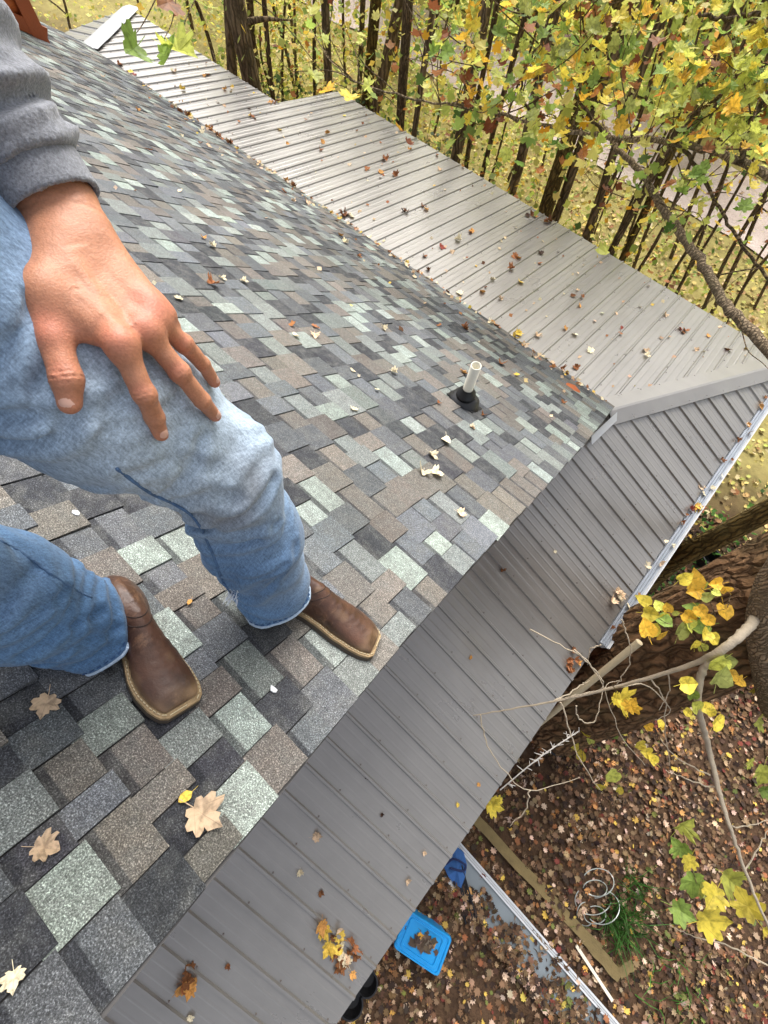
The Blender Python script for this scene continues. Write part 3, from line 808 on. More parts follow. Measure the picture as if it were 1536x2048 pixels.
# ------- boots
M_LEA = mat_leather(); M_WELT = simple('tan_boot_welt', (150, 126, 92), .75, .4, 40, .5, 120); M_SOLE = simple('dark_boot_sole', (70, 60, 50), .8, .25, 30)
def boot(heel, toe, flip, ank, knee, twist=0.0):
    L = np.linalg.norm(toe - heel); ex = (toe - heel) / L; ez = RN if twist == 0 else RN
    ey = np.cross(ez, ex) * flip
    def hw(t):
        return np.interp(t, [0, .06, .16, .30, .42, .55, .68, .80, .90, .97, 1.0], [.052, .086, .104, .102, .098, .118, .150, .157, .146, .122, .082]) * L
    def mid(t): return np.interp(t, [0, .3, .55, .75, 1.0], [0, .0, .012, .020, .004]) * L
    def top(t): return np.interp(t, [0, .1, .25, .42, .55, .68, .80, .92, 1.0], [.20, .30, .34, .33, .275, .225, .195, .165, .10]) * L
    eyw = ey; A = np.stack([ex, eyw, ez])
    ankw = (c2w(ank) - heel) @ A.T; knw = (c2w(knee) - heel) @ A.T
    dr = (knw - ankw) / np.linalg.norm(knw - ankw)
    def upper(P):
        x = P[..., 0]; t = np.clip(x / L, 0, 1); y = P[..., 1] - mid(t); z = P[..., 2] - .024
        tp = top(t) - .024 * 1.0; h = hw(t) * .93
        zz = np.clip(z / np.maximum(tp, .01), 0, 1.2)
        wv = h * np.sqrt(np.clip(1 - zz ** 2.6, 0, 1)) * (1 + .06 * np.sin(zz * 3))
        d = np.maximum(np.abs(y) - wv, z - tp); d = smin(d, d + .0, .001)
        d = np.maximum(d, -z); d = np.maximum(d, np.maximum(-x + .004, x - L * .985))
        # creases across the vamp
        d = d + .0016 * np.sin(x * 330 + vnoise(P, 40, 2) * 1.5) * np.exp(-((t - .60) / .09) ** 2)
        sh = cone(P, ankw * .4 + np.array([.21 * L, 0, .05]) * .6, ankw + dr * .13, .052, .056)
        return smin(d * .8, sh, .03)
    V, F = surface_nets(upper, (-.03, -.085, 0), (L + .02, .085, .30), .0045)
    V = smooth_mesh(V, F, 2, .5)
    tt = np.clip(V[:, 0] / L, 0, 1); edge = np.clip(1 - (V[:, 2] - .024) / .022, 0, 1)
    sc = .55 * edge * np.clip((tt - .45) / .3, 0, 1) + .5 * np.exp(-((tt - .93) / .05) ** 2) * np.clip(1.2 - V[:, 2] / .07, 0, 1)
    sc = np.clip(sc * (.35 + .9 * np.clip(vnoise(V, 45, 6) + .25, 0, 1)) + .30 * np.clip(vnoise(V, 34, 8) - .45, 0, 1) * 2, 0, .7)
    o = part('boot', mesh_np('boot', heel + V @ A, F, [M_LEA], True, np.repeat(sc[:, None], 3, 1)))
    # welt and sole follow the footprint
    ts = np.concatenate([np.linspace(0, 1, 40), np.linspace(1, 0, 40)]); sg = np.concatenate([np.ones(40), -np.ones(40)])
    def ring(g, z): return np.stack([np.clip(ts * L + (ts - .5) * 2 * g, -9, 9), mid(ts) + sg * (hw(ts) + g), np.full(80, z)], 1)
    def solid(name, lev, mat):
        V = np.concatenate([ring(g, z) for g, z in lev]); n = len(lev)
        F = [(k * 80 + i, k * 80 + (i + 1) % 80, (k + 1) * 80 + (i + 1) % 80, (k + 1) * 80 + i) for k in range(n - 1) for i in range(80)]
        if flip > 0: F = [tuple(reversed(f)) for f in F]
        mb = MB(); mb.add(heel + V @ A, F); mb.add(heel + ring(*lev[-1]) @ A, [tuple(range(80))]); mb.add(heel + ring(*lev[0]) @ A, [tuple(reversed(range(80)))])
        part(name, mb.mesh(name, [mat], False), o)
    st = MB()
    rg = ring(.0012, .0272)
    for i in range(0, 80):
        p, q = rg[i], rg[(i + 1) % 80]; q = p + (q - p) * .62
        st.tube(heel + np.array([p, q]) @ A, .0009, 4)
    tag(part('welt_stitching', st.mesh('welt_stitching', [simple('pale_stitch', (196, 180, 146), .9)]), o), kind='stuff')
    for xs, sw in ((.50, 1), (.445, 1)):    # the seam where the vamp meets the shaft, curving over the instep
        yy = np.linspace(-.95, .95, 26); pts = []
        for u in yy:
            xq = (xs - .10 * u * u) * L; t = xq / L
            col_ = np.linspace(.16, .02, 260); Pq = np.stack([np.full(260, xq), np.full(260, mid(t) + u * hw(t) * .93), col_], 1).astype(np.float32)
            k = np.argwhere(upper(Pq) < 0)
            if len(k): pts.append([xq, mid(t) + u * hw(t) * .93, col_[k[0, 0]] + .0002])
        if len(pts) > 3: part('seam', MB().tube(heel + np.array(pts) @ A, .0011, 5).mesh('seam', [simple('dark_seam', (48, 32, 24), .8)], True), o)
    solid('sole', [(.004, .002), (.0055, .006), (.0055, .016)], M_SOLE)
    solid('welt', [(.0044, .016), (.0050, .019), (.0044, .0235), (-.005, .0262)], M_WELT)
    return o
H = .0065
boot(roofhit(520, 1168, H), roofhit(744, 1300, H), 1, ankL, kneeL)
boot(roofhit(212, 1186, H), roofhit(364, 1424, H), -1, ankR, kneeR)

# ------- left hand on the thigh: first find the cloth under each landmark
def over(px, py, lift, zdef=None):
    q, ok = project(px, py)
    if not ok and zdef: return K(px, py, zdef)
    z = -q[2] - lift; return K(px, py, z)
mc = {}
palm_lift = .030
kn = {'index': (243, 690), 'middle': (296, 668), 'ring': (312, 640), 'little': (300, 612)}
seg = {'index': [(243, 690), (289, 789), (309, 835), (321, 868)],
       'middle': [(292, 664), (360, 746), (404, 801), (430, 832)],
       'ring': [(310, 638), (368, 689), (405, 727), (428, 764)],
       'little': [(300, 612), (333, 632), (345, 652), (347, 672)]}
rad = {'index': [.0130, .0108, .0096, .0078], 'middle': [.0128, .0104, .0094, .0076],
       'ring': [.0120, .0098, .0088, .0071], 'little': [.0110, .0085, .0075, .0062]}
lifts = {'index': [.024, .0150, .0092, .0070], 'middle': [.026, .0160, .0090, .0068], 'ring': [.026, .0150, .0095, .0075], 'little': [.02, .008, .0, -.012]}
zref = -over(243, 690, .024)[2]
fing = {}
for f, pts in seg.items():
    out = []; zl = zref
    for i, (x, y) in enumerate(pts):
        q, ok = project(x, y)
        z = -q[2] - lifts[f][i] if ok else zl + .010
        z = min(max(z, zl - .004), zl + .034); out.append(K(x, y, z)); zl = z
    fing[f] = out
th_px = [(92, 590), (108, 676), (134, 758), (140, 806)]; th_l = [.034, .020, .0135, .0105]; th_r = [.0165, .0145, .0128, .0100]
thumb = []
for (x, y), l in zip(th_px, th_l):
    z = -over(x, y, l)[2]; thumb.append(K(x, y, min(max(z, zref - .016 + .002 * len(thumb)), zref + .035)))
hn = np.array([.15, .35, 1.0]); hn /= np.linalg.norm(hn)        # back of the hand faces the camera
wr = K(136, 474, zref + .010); cuff = K(110, 408, zref + .010)
fore = cuff + (cuff - wr) / np.linalg.norm(cuff - wr) * .10 + np.array([-.02, .0, .06])
side = np.cross(hn, wr - fing['middle'][0]); side /= np.linalg.norm(side)
def hand(P):
    d = cone(P, fore, cuff, .037, .0325, (hn, .78)); d = smin(d, cone(P, cuff, wr, .0325, .0325, (hn, .70)), .02)
    pm = None
    for f, w in (('index', -.016), ('middle', -.004), ('ring', .008), ('little', .018)):
        k0 = fing[f][0] - hn * .003
        c = cone(P, wr - side * w * 1.0 + (k0 - wr) * .08, k0, .0175, .0135, (hn, .86))
        pm = c if pm is None else smin(pm, c, .016)
    d = smin(d, pm, .022)
    d = smin(d, cone(P, wr + (thumb[0] - wr) * .2, thumb[0], .020, .0195), .020)
    d = smin(d, cone(P, thumb[0] * .5 + fing['index'][0] * .5 - hn * .008, thumb[0] * .85 + wr * .15 - hn * .006, .013, .016), .022)
    tb = cone(P, thumb[0], thumb[1], th_r[0], th_r[1])
    tb = smin(tb, cone(P, thumb[1], thumb[2], th_r[1] * .93, th_r[2]), .008)
    tb = smin(tb, cone(P, thumb[2], thumb[3], th_r[2], th_r[3] * 1.05, (hn, .86)), .006)
    d = smin(d, tb, .012)
    fs = None
    for f in ('index', 'middle', 'ring', 'little'):
        p, r = fing[f], rad[f]
        c = cone(P, p[0], p[1], r[0] * .93, r[1] * .97)
        c = smin(c, cone(P, p[1], p[2], r[1] * .95, r[2]), .004)
        c = smin(c, cone(P, p[2], p[3], r[2] * .96, r[3]), .004)
        c = smin(c, np.linalg.norm(P - (p[1] + hn * .0012), axis=-1) - r[1] * 1.03, .004)
        fs = c if fs is None else smin(fs, c, .0022)
        kb = np.linalg.norm((P - (p[0] + hn * .003)), axis=-1) - .0125
        d = smin(d, kb, .012)
    d = smin(d, fs, .009)
    # tendons on the back, creases at the joints and the wrist line
    for f in ('index', 'middle', 'ring'):
        d = d - .0011 * np.exp(-(cone(P, wr + (fing[f][0] - wr) * .25 + hn * .018, fing[f][0] + hn * .010, 0, 0) / .006) ** 2)
    for f in ('index', 'middle', 'ring'):
        for j, am in ((1, .0016), (2, .0010)):
            p = fing[f][j]; a = fing[f][j + 1] - fing[f][j - 1]; a = a / np.linalg.norm(a)
            q = P - p; t = q @ a
            d = d + am * np.cos(t * 2 * math.pi / .0042 + vnoise(P, 160, 3) * 1.2) * np.exp(-(t / .0062) ** 2) * np.exp(-(np.linalg.norm(q - hn * .008, axis=-1) / .012) ** 2)
    a = thumb[3] - thumb[1]; a = a / np.linalg.norm(a); q = P - thumb[2]; t = q @ a
    d = d + .0017 * np.cos(t * 2 * math.pi / .0046 + vnoise(P, 140, 4) * 1.2) * np.exp(-(t / .0075) ** 2) * np.exp(-(np.linalg.norm(q - hn * .010, axis=-1) / .016) ** 2)
    for (px1, py1), (px2, py2), (px3, py3) in (((120, 520), (170, 580), (262, 640)), ((150, 500), (215, 570), (285, 625)), ((105, 560), (150, 620), (200, 650))):
        L = [K(px1, py1, zref - .010), K(px2, py2, zref - .010), K(px3, py3, zref - .006)]
        q = np.minimum(np.linalg.norm(np.cross(P - L[0], (L[1] - L[0]) / np.linalg.norm(L[1] - L[0])), axis=-1) + 9 * (((P - L[0]) @ (L[1] - L[0])) * ((P - L[1]) @ (L[1] - L[0])) > 0), np.linalg.norm(np.cross(P - L[1], (L[2] - L[1]) / np.linalg.norm(L[2] - L[1])), axis=-1) + 9 * (((P - L[1]) @ (L[2] - L[1])) * ((P - L[2]) @ (L[2] - L[1])) > 0))
        d = d - .0012 * np.exp(-(np.maximum(q - .010, 0) / .003) ** 2) * np.exp(-(q / .016) ** 4)
    wa = wr - cuff; wa = wa / np.linalg.norm(wa); t = (P - (cuff * .45 + wr * .55)) @ wa + .12 * ((P - wr) @ side)
    d = d + .0011 * np.exp(-(t / .0016) ** 2)
    d = d + .0007 * vnoise(P, 70, 11)
    return d
pts = np.array([fore, cuff, wr] + thumb + sum(fing.values(), []))
V, F = surface_nets(hand, pts.min(0) - .045, pts.max(0) + .035, .0019)
V = smooth_mesh(V, F, 1, .45)
SK = np.array(srgb(184, 128, 98)); RED = np.array(srgb(194, 112, 94)); PALE = np.array(srgb(202, 148, 118))
col = np.tile(SK, (len(V), 1))
def tint(c, p, r, k):
    w = (k * np.exp(-(np.linalg.norm(V - p, axis=1) / r) ** 2))[:, None]
    return c * (1 - w) + np.asarray(target) * w
target = RED
for f in fing:
    col = tint(col, fing[f][0] + hn * .01, .016, .55); col = tint(col, fing[f][1] + hn * .008, .009, .5); col = tint(col, fing[f][3], .010, .45)
col = tint(col, thumb[1] + hn * .01, .018, .55); col = tint(col, thumb[2] + hn * .01, .012, .4); col = tint(col, thumb[3], .012, .35)
target = PALE
col = tint(col, (wr + fing['middle'][0]) / 2 + hn * .015, .03, .5)
target = np.array(srgb(150, 92, 62)); col = tint(col, fing['ring'][0] * .6 + wr * .4 - hn * .005 - side * .0, .012, .25)
skinV, skinF, skinC = [c2w(V)], [F], [col]; nv = len(V)
# the rest of the body, mostly inside the clothes: neck, head, right arm
neck0 = pel + UPC * .55 + FWD * .10; neck1 = neck0 + UPC * .10 + FWD * .04; head = neck1 + UPC * .11 + FWD * .045
shL = neck0 + LFT * .185 - UPC * .05; shR = neck0 - LFT * .185 - UPC * .05
elR = shR - UPC * .20 - FWD * .13 - LFT * .08; wrR = elR + FWD * .13 + LFT * .12 + UPC * .10
def bodyfn(P):
    d = cone(P, neck0 - UPC * .35, neck0 - UPC * .03, .11, .12); d = smin(d, cone(P, neck0 - UPC * .05, neck1, .062, .056), .04)
    d = smin(d, cone(P, head + UPC * .03 - FWD * .01, head - UPC * .03 + FWD * .02, .085, .070), .03)
    jw = head - UPC * .085 + FWD * .045; d = smin(d, cone(P, head - UPC * .03 + FWD * .01, jw, .066, .036), .03)
    ns = head - UPC * .02 + FWD * .095; d = smin(d, cone(P, ns + UPC * .03 - FWD * .012, ns - UPC * .015 + FWD * .010, .010, .014), .012)
    for s in (-1, 1):
        e = head - UPC * .01 + LFT * s * .078 - FWD * .005
        d = smin(d, cone(P, e + UPC * .02, e - UPC * .018 + FWD * .008, .012, .008), .006)
        ey = head + UPC * .012 + LFT * s * .032 + FWD * .088
        d = np.maximum(d, -(np.linalg.norm(P - ey - FWD * .012, axis=-1) - .014)); d = np.minimum(d, np.linalg.norm(P - ey + FWD * .010, axis=-1) - .0135)
    mo = head - UPC * .058 + FWD * .082
    d = smin(d, cone(P, mo - LFT * .02, mo + LFT * .02, .006, .006), .008); d = d + .003 * np.exp(-(np.abs((P - mo) @ UPC) / .003) ** 2) * (np.linalg.norm(P - mo, axis=-1) < .03)
    d = smin(d, cone(P, shR, elR, .05, .042), .03); d = smin(d, cone(P, elR, wrR, .042, .028), .02)
    d = smin(d, cone(P, neck0 - UPC * .06, shR, .07, .05), .04); d = smin(d, cone(P, neck0 - UPC * .06, shL, .07, .05), .04)
    pmv = wrR + FWD * .05 + UPC * .02; d = smin(d, cone(P, wrR, pmv + FWD * .02, .026, .034, (LFT, .6)), .015)
    for i in range(4):
        b0 = pmv + FWD * .03 + UPC * (.024 - .016 * i); b1 = b0 + FWD * .032; b2 = b1 + LFT * .028 + FWD * .010
        d = smin(d, smin(cone(P, b0, b1, .0095, .0085), cone(P, b1, b2, .0085, .007), .004), .005)
    t0 = pmv + UPC * .03; d = smin(d, smin(cone(P, wrR + UPC * .015, t0, .015, .012), cone(P, t0, t0 + FWD * .04 + LFT * .012, .012, .009), .006), .008)
    return d
bp = np.array([neck0 - UPC * .4, head + UPC * .1, shL, shR, elR, wrR + FWD * .2])
V, F = surface_nets(bodyfn, bp.min(0) - .15, bp.max(0) + .15, .0075)
V = smooth_mesh(V, F, 1, .4)
lip = np.exp(-(np.linalg.norm((V - (head - UPC * .058 + FWD * .09)), axis=1) / .02) ** 2)[:, None]
c = np.tile(SK, (len(V), 1)) * (1 - lip * .5) + np.array(srgb(170, 90, 80)) * lip * .5
for s in (-1, 1):
    ey = head + UPC * .012 + LFT * s * .032 + FWD * .09; dd_ = np.linalg.norm(V - ey, axis=1)
    c[dd_ < .013] = (.75, .72, .68); c[dd_ < .006] = (.06, .035, .02)
skinV.append(c2w(V)); skinF.append(F + nv); skinC.append(c); nv += len(V)
body = part('body', mesh_np('body', np.concatenate(skinV), np.concatenate(skinF), [mat_skin()], True, np.concatenate(skinC)))
# nails: thin curved plates bedded in the fingertips
M_NAIL = simple('fingernail', (214, 168, 148), .3, .08, 120)
def nail(p, q, wv, ln, dirn=hn):
    a = (q - p) / np.linalg.norm(q - p); n = dirn - a * (dirn @ a); n /= np.linalg.norm(n); s = np.cross(a, n)
    rr = np.linspace(0, .03, 120); ray = (q + n * rr[:, None]).astype(np.float32); k = np.argmax(hand(ray) > 0)
    top = q + n * (rr[k] - .0002); V = []
    nu, nw = 7, 7
    for i in range(nu):
        for j in range(nw):
            u = (i / (nu - 1) - .5) * 2; w = (j / (nw - 1) - .5) * 2
            r = (abs(u) ** 4 + abs(w) ** 4) ** .25; m = max(abs(u), abs(w)); sc = m / r if r > 1e-6 else 1
            uu, ww = u * sc, w * sc
            V.append(top + a * (uu * ln * .5) + s * (ww * wv * .5) - n * (ww * ww * wv * .20 + max(0, uu) ** 2 * ln * .10 + (1 if m >= .999 else 0) * .0007) + n * .0006)
    F = [(i * nw + j, i * nw + j + 1, (i + 1) * nw + j + 1, (i + 1) * nw + j) for i in range(nu - 1) for j in range(nw - 1)]
    part('fingernail', mesh_np('fingernail', c2w(np.array(V)), [list(f) for f in F], [M_NAIL], True), body)
nail(thumb[2], thumb[3] * .90 + thumb[2] * .10, .0150, .0150)
nail(fing['index'][2], fing['index'][3] * .85 + fing['index'][2] * .15, .0106, .0110, hn + np.array([.75, -.1, 0]))
nail(fing['middle'][2], fing['middle'][3] * .85 + fing['middle'][2] * .15, .0106, .0108, hn + np.array([.35, -.1, 0]))
nail(fing['ring'][2], fing['ring'][3] * .85 + fing['ring'][2] * .15, .0098, .0100, hn + np.array([.45, -.1, 0]))
# hair
def hairfn(P):
    d = np.linalg.norm((P - (head + UPC * .035 - FWD * .02)) , axis=-1) - .098
    face = (P - (head + FWD * .035)) @ FWD - .35 * ((P - head) @ UPC)
    d = np.maximum(d, face); d = np.maximum(d, -((P - (head - UPC * .06)) @ UPC))
    return d + .004 * vnoise(P, 60, 2)
V, F = surface_nets(hairfn, head - .16, head + .16, .007)
part('hair', mesh_np('hair', c2w(V), F, [simple('brown_hair', (62, 44, 32), .6, .4, 80, .6, 120)], True))

# ------- sweatshirt: a finely built left sleeve with cuff, and the torso
M_KNIT = mat_knit((128, 130, 136)); M_CUFF = mat_knit((122, 124, 130))
ax0 = cuff + (cuff - wr) / np.linalg.norm(cuff - wr) * .0
s1 = K(42, 318, zref - .006); s2 = K(-92, 140, zref - .040); s3 = K(-240, -60, zref - .080)
def sleeve(P):
    d = cone(P, s1, s2, .046, .053); d = smin(d, cone(P, s2, s3, .053, .058), .03)
    t = ((P - s1) @ (s2 - s1)) / ((s2 - s1) @ (s2 - s1))
    d = d + legfold(P, s1, s3, .0045, 5, 12) + .0045 * np.sin((t * 3.1 + vnoise(P, 14, 6) * .55) * 2 * math.pi) * np.exp(-((t - .35) / .5) ** 2)
    # bulging roll above the cuff and a second lower one
    a = (s2 - s1) / np.linalg.norm(s2 - s1); h = (P - s1) @ a; wob = vnoise(P, 22, 9) * .006
    for hh, am in ((.004, .009), (.036, .0075), (.075, .005)): d = d - am * np.exp(-((h - hh + wob) / .010) ** 2)
    d = d + .006 * np.exp(-((h - .020 + wob) / .007) ** 2) + .005 * np.exp(-((h - .055 + wob) / .008) ** 2)
    d = np.maximum(d, -(h + .010))
    return d + .0010 * vnoise(P, 90, 5)
def cuffn(P):
    e = cuff - (wr - cuff) * -.12; a = (s1 - e) / np.linalg.norm(s1 - e)
    o = cone(P, e - a * .03, s1 + a * .02, .0440, .0480, (hn, .86)); i = cone(P, e - a * .05, e + a * .03, .0402, .0402, (hn, .86))
    h = (P - e) @ a
    d = np.maximum(o + .0012 * vnoise(P, 30, 3), -i); d = np.maximum(d, -h + .002 * vnoise(P, 25, 8)); return np.maximum(d, h - .09)
pp = np.array([s1, s2, s3]); V, F = surface_nets(sleeve, pp.min(0) - .08, pp.max(0) + .08, .0042)
V = smooth_mesh(V, F, 1, .4); sv, sf = [c2w(V)], [F]; nv = len(V)
mida = s3; upL = shL
def torso(P):
    c0 = pel + UPC * .08; c1 = neck0 - UPC * .10
    d = cone(P, c0, c1, .155, .165, (FWD, .78)); d = smin(d, cone(P, c1, neck0 - UPC * .02, .13, .075), .06)
    for a, b, c, r in ((shL, (shL + s3) / 2 + LFT * .03, s3, 1), (shR, elR, wrR, 1)):
        d = smin(d, smin(cone(P, a, b, .072, .062), cone(P, b, c, .062, .055), .03), .05)
    d = np.maximum(d, -cone(P, neck0, neck1, .066, .066)); d = np.maximum(d, (P - (neck0 + UPC * .045)) @ UPC)
    d = np.maximum(d, -((P - (pel + UPC * .03)) @ UPC))
    d = np.maximum(d, -cone(P, wrR, wrR + (wrR - elR) * .3, .05, .05))
    return d + .005 * vnoise(P, 14, 4) + legfold(P, c0, c1, .004, 5, 3)
tp = np.array([pel, neck1, shL, shR, elR, wrR, s3]); V, F = surface_nets(torso, tp.min(0) - .2, tp.max(0) + .2, .011)
sv.append(c2w(V)); sf.append(F + nv)
sw = part('sweatshirt', mesh_np('sweatshirt', np.concatenate(sv), np.concatenate(sf), [M_KNIT], True))
pp = np.array([cuff, s1]); V, F = surface_nets(cuffn, pp.min(0) - .06, pp.max(0) + .06, .0030)
part('cuff', mesh_np('cuff', c2w(smooth_mesh(V, F, 1, .4)), F, [M_CUFF], True), sw)
# ------------------------------------------------------------------ leaves
_H = [(.05, -.34), (.17, -.40), (.29, -.33), (.26, -.22), (.46, -.16), (.53, -.03), (.40, .05), (.52, .22), (.42, .30), (.30, .25), (.21, .24), (.22, .36), (.11, .46)]
MAPLE = np.array([(0, -.30)] + _H + [(0, .62)] + [(-x, y) for x, y in reversed(_H)])
OVAL = np.array([(.0, -.55), (.16, -.42), (.30, -.22), (.34, 0), (.28, .22), (.14, .42), (0, .52), (-.14, .42), (-.28, .22), (-.34, 0), (-.30, -.22), (-.16, -.42)])
HEART = np.array([(0, -.36), (.18, -.48), (.38, -.38), (.46, -.12), (.36, .18), (.16, .40), (0, .54), (-.16, .40), (-.36, .18), (-.46, -.12), (-.38, -.38), (-.18, -.48)])
def leaf_shape(poly, curl, twist, seed, stem=True):
    """A leaf with a centre vein fold and curled lobes, stem included: vertices and faces (about 30 triangles)."""
    r = np.random.default_rng(seed); n = len(poly)
    p = poly * (1 + r.uniform(-.10, .10, poly.shape))
    P2 = np.concatenate([[(0, -.02)], p])
    d = np.linalg.norm(P2, axis=1); an = np.arctan2(P2[:, 1], P2[:, 0])
    z = curl * d ** 2 * (.7 + .6 * np.sin(an * 2 + seed)) + .34 * np.abs(P2[:, 0]) * (.35 + twist) + .05 * np.sin(an * 5 + seed * 2) * d
    V = np.column_stack([P2, z]); V[:, 1] -= twist * .25 * V[:, 2]
    F = [(0, 1 + i, 1 + (i + 1) % n) for i in range(n)]
    if stem:
        k = len(V); a = p[0]
        S = np.array([[a[0] - .012, a[1], z[1]], [a[0] + .012, a[1], z[1]], [a[0] + .06 + .01, a[1] - .45, z[1] + .1], [a[0] + .06 - .01, a[1] - .45, z[1] + .1]])
        V = np.concatenate([V, S]); F.append((k, k + 1, k + 2, k + 3))
    return V, F
LCOL = {'tan': (222, 192, 158), 'pale': (232, 216, 182), 'brown': (122, 78, 44), 'rust': (160, 104, 66), 'orange': (206, 150, 82), 'yellow': (226, 192, 84), 'red': (150, 70, 58), 'dark': (70, 46, 32)}
LMAT = {k: leafmat('dry_leaf_' + k, False, v, .12, .7, .28) for k, v in LCOL.items()}
LMESH = {}
for k in LCOL:
    for j in range(4):
        V, F = leaf_shape(MAPLE if j < 3 else OVAL, [.5, .85, 1.25, .7][j], [.15, .4, .6, .3][j], 11 * j + len(k))
        LMESH[k, j] = mesh_np('dry_leaf', V - [0, 0, V[:, 2].min()], F, [LMAT[k]], False)
def frame(n, ang):
    n = np.asarray(n, float) / np.linalg.norm(n); u = np.cross(n, [.3, .9, .1]); u /= np.linalg.norm(u); w = np.cross(n, u)
    a, b = u * math.cos(ang) + w * math.sin(ang), -u * math.sin(ang) + w * math.cos(ang)
    return np.stack([a, b, n], 1)
def place_leaf(p, n, size, kind, var, label, group, ang=None, tilt=0.0):
    o = bpy.data.objects.new('fallen_leaf', LMESH[kind, var]); COL.objects.link(o)
    M = frame(np.asarray(n) + rng.normal(0, tilt, 3), rng.uniform(0, 6.28) if ang is None else ang) * size
    o.matrix_world = Matrix([[*M[0], p[0]], [*M[1], p[1]], [*M[2], p[2]], [0, 0, 0, 1]])
    return tag(o, label, 'leaf', group)
nA = np.array([TA, 0, 1.0]); nA /= np.linalg.norm(nA); nB = np.array([0, TB, 1.0]); nB /= np.linalg.norm(nB)
pA0 = np.array([0, 0, ZA + .004]); pB0 = np.array([0, 0, ZB + .004])
# single leaves one can point to
for (px, py, sz, kd, va, an, lab, srf) in [
    (405, 1628, .085, 'tan', 0, 2.2, 'large tan maple leaf near the roof edge beside a tiny yellow leaf', 'R'),
    (370, 1594, .032, 'yellow', 3, .3, 'tiny crumpled yellow leaf touching the large tan maple leaf on the shingles', 'R'),
    (92, 1407, .055, 'tan', 0, 1.0, 'small tan star shaped leaf on the shingles below the right boot', 'R'),
    (88, 1696, .050, 'tan', 1, 2.6, 'curled pinkish tan leaf near the left edge under the mint coloured shingle', 'R'),
    (27, 1958, .034, 'pale', 1, 1.6, 'pale yellow curled leaf in the lowest corner of the shingle slope', 'R'),
    (379, 1204, .020, 'orange', 3, .9, 'tiny orange leaf scrap on the shingles between the two boots', 'R'),
    (864, 911, .072, 'pale', 1, 2.0, 'pale tan leaf just uphill of the pair of curled leaves by the dark shingle', 'R'),
    (845, 946, .085, 'pale', 2, .8, 'left leaf of the pale curled pair touching above the dark shingle', 'R'),
    (872, 948, .085, 'pale', 1, 2.9, 'right leaf of the pale curled pair above the dark shingle', 'R'),
    (921, 1026, .060, 'tan', 0, 2.4, 'pinkish tan leaf near the roof edge above the grey shingle', 'R'),
    (444, 557, .060, 'pale', 1, 2.5, 'pale folded leaf on the shingles right of the index knuckle of the hand', 'R'),
    (358, 597, .055, 'pale', 0, .5, 'pale broken leaf lying on the shingles nearest to the hand', 'R'),
    (425, 492, .062, 'pale', 2, 2.2, 'narrow curled cream leaf on the shingles beside an orange one', 'R'),
    (407, 476, .05, 'orange', 2, 2.2, 'narrow orange leaf touching the cream leaf on the shingles', 'R'),
    (630, 671, .068, 'tan', 1, 1.2, 'curled tan leaf in the middle of the shingle slope above the knee', 'R'),
    (708, 818, .055, 'pale', 0, 1.9, 'pale leaf on a mint shingle left of the vent pipe', 'R'),
    (788, 744, .065, 'pale', 2, 2.3, 'long pale leaf on the shingles uphill left of the vent pipe', 'R'),
    (706, 742, .045, 'pale', 3, 2.3, 'small cream leaf beside a dark shingle in mid slope', 'R'),
    (878, 806, .04, 'rust', 1, .4, 'rust leaf lying directly beside the rubber boot of the vent pipe', 'R'),
    (966, 830, .05, 'brown', 2, .4, 'brown leaf just right of the rubber boot of the vent pipe', 'R'),
    (944, 855, .055, 'tan', 1, 2.4, 'pinkish leaf on the mint shingle below the vent pipe', 'R'),
    (633, 1672, .105, 'tan', 0, 2.6, 'large tan maple leaf lying between two ribs of the lower metal roof', 'A'),
    (600, 1745, .07, 'pale', 2, 1.0, 'cream curled leaf on a rib of the lower metal roof', 'A'),
    (642, 1786, .065, 'brown', 1, 2.2, 'brown curled leaf on the lower metal roof above the yellow leaf cluster', 'A'),
    (941, 1315, .055, 'orange', 3, .7, 'round orange leaf on the lower metal roof beside the square toed boot', 'A'),
    (915, 1610, .06, 'yellow', 3, 1.2, 'small yellow leaf near the outer edge of the lower metal roof', 'A'),
    (957, 1569, .05, 'orange', 0, .2, 'small orange leaf near the outer edge of the lower metal roof', 'A'),
    (1004, 1138, .075, 'brown', 2, .8, 'dark brown winged leaf on the lower metal roof below the roof edge', 'A'),
    (1110, 1103, .05, 'pale', 0, 1.4, 'small white leaf alone in the middle of the lower metal roof', 'A'),
    (734, 1554, .045, 'dark', 1, 0, 'small dark curled leaf on the lower metal roof', 'A'),
    (764, 1629, .045, 'dark', 2, 1.4, 'small dark leaf on a rib of the lower metal roof left of the cream leaf', 'A'),
    (816, 1762, .07, 'tan', 1, 1.7, 'flat tan leaf on the lower metal roof near the blue tote', 'A'),
    (848, 1706, .055, 'tan', 2, .7, 'greyish tan leaf on a rib near the outer edge above the blue tote', 'A'),
    (455, 1932, .055, 'rust', 2, .3, 'narrow rust leaf on the lowest part of the metal roof', 'A'),
    (380, 2035, .075, 'pale', 0, 2.7, 'pale leaf at the bottom border on the metal roof', 'A')]:
    if srf == 'R': p = roofhit(px, py, .012); n = RN
    else: p = hit(px, py, pA0, nA); n = nA
    place_leaf(p, n, sz * .74, kd, va, lab, None, an, .10)
def cluster(px, py, n, rx, ry, kinds, sizes, lab, group, srf='A'):
    for _ in range(n):
        x, y = px + rng.normal(0, rx), py + rng.normal(0, ry)
        if srf == 'A': p = hit(x, y, pA0, nA); nn = nA
        elif srf == 'B': p = hit(x, y, pB0, nB); nn = nB
        else: p = roofhit(x, y, .012); nn = RN
        k = kinds[rng.integers(len(kinds))]
        place_leaf(p + nn * rng.uniform(0, .025), nn, rng.uniform(*sizes), k, rng.integers(0, 4), lab, group, None, .3)
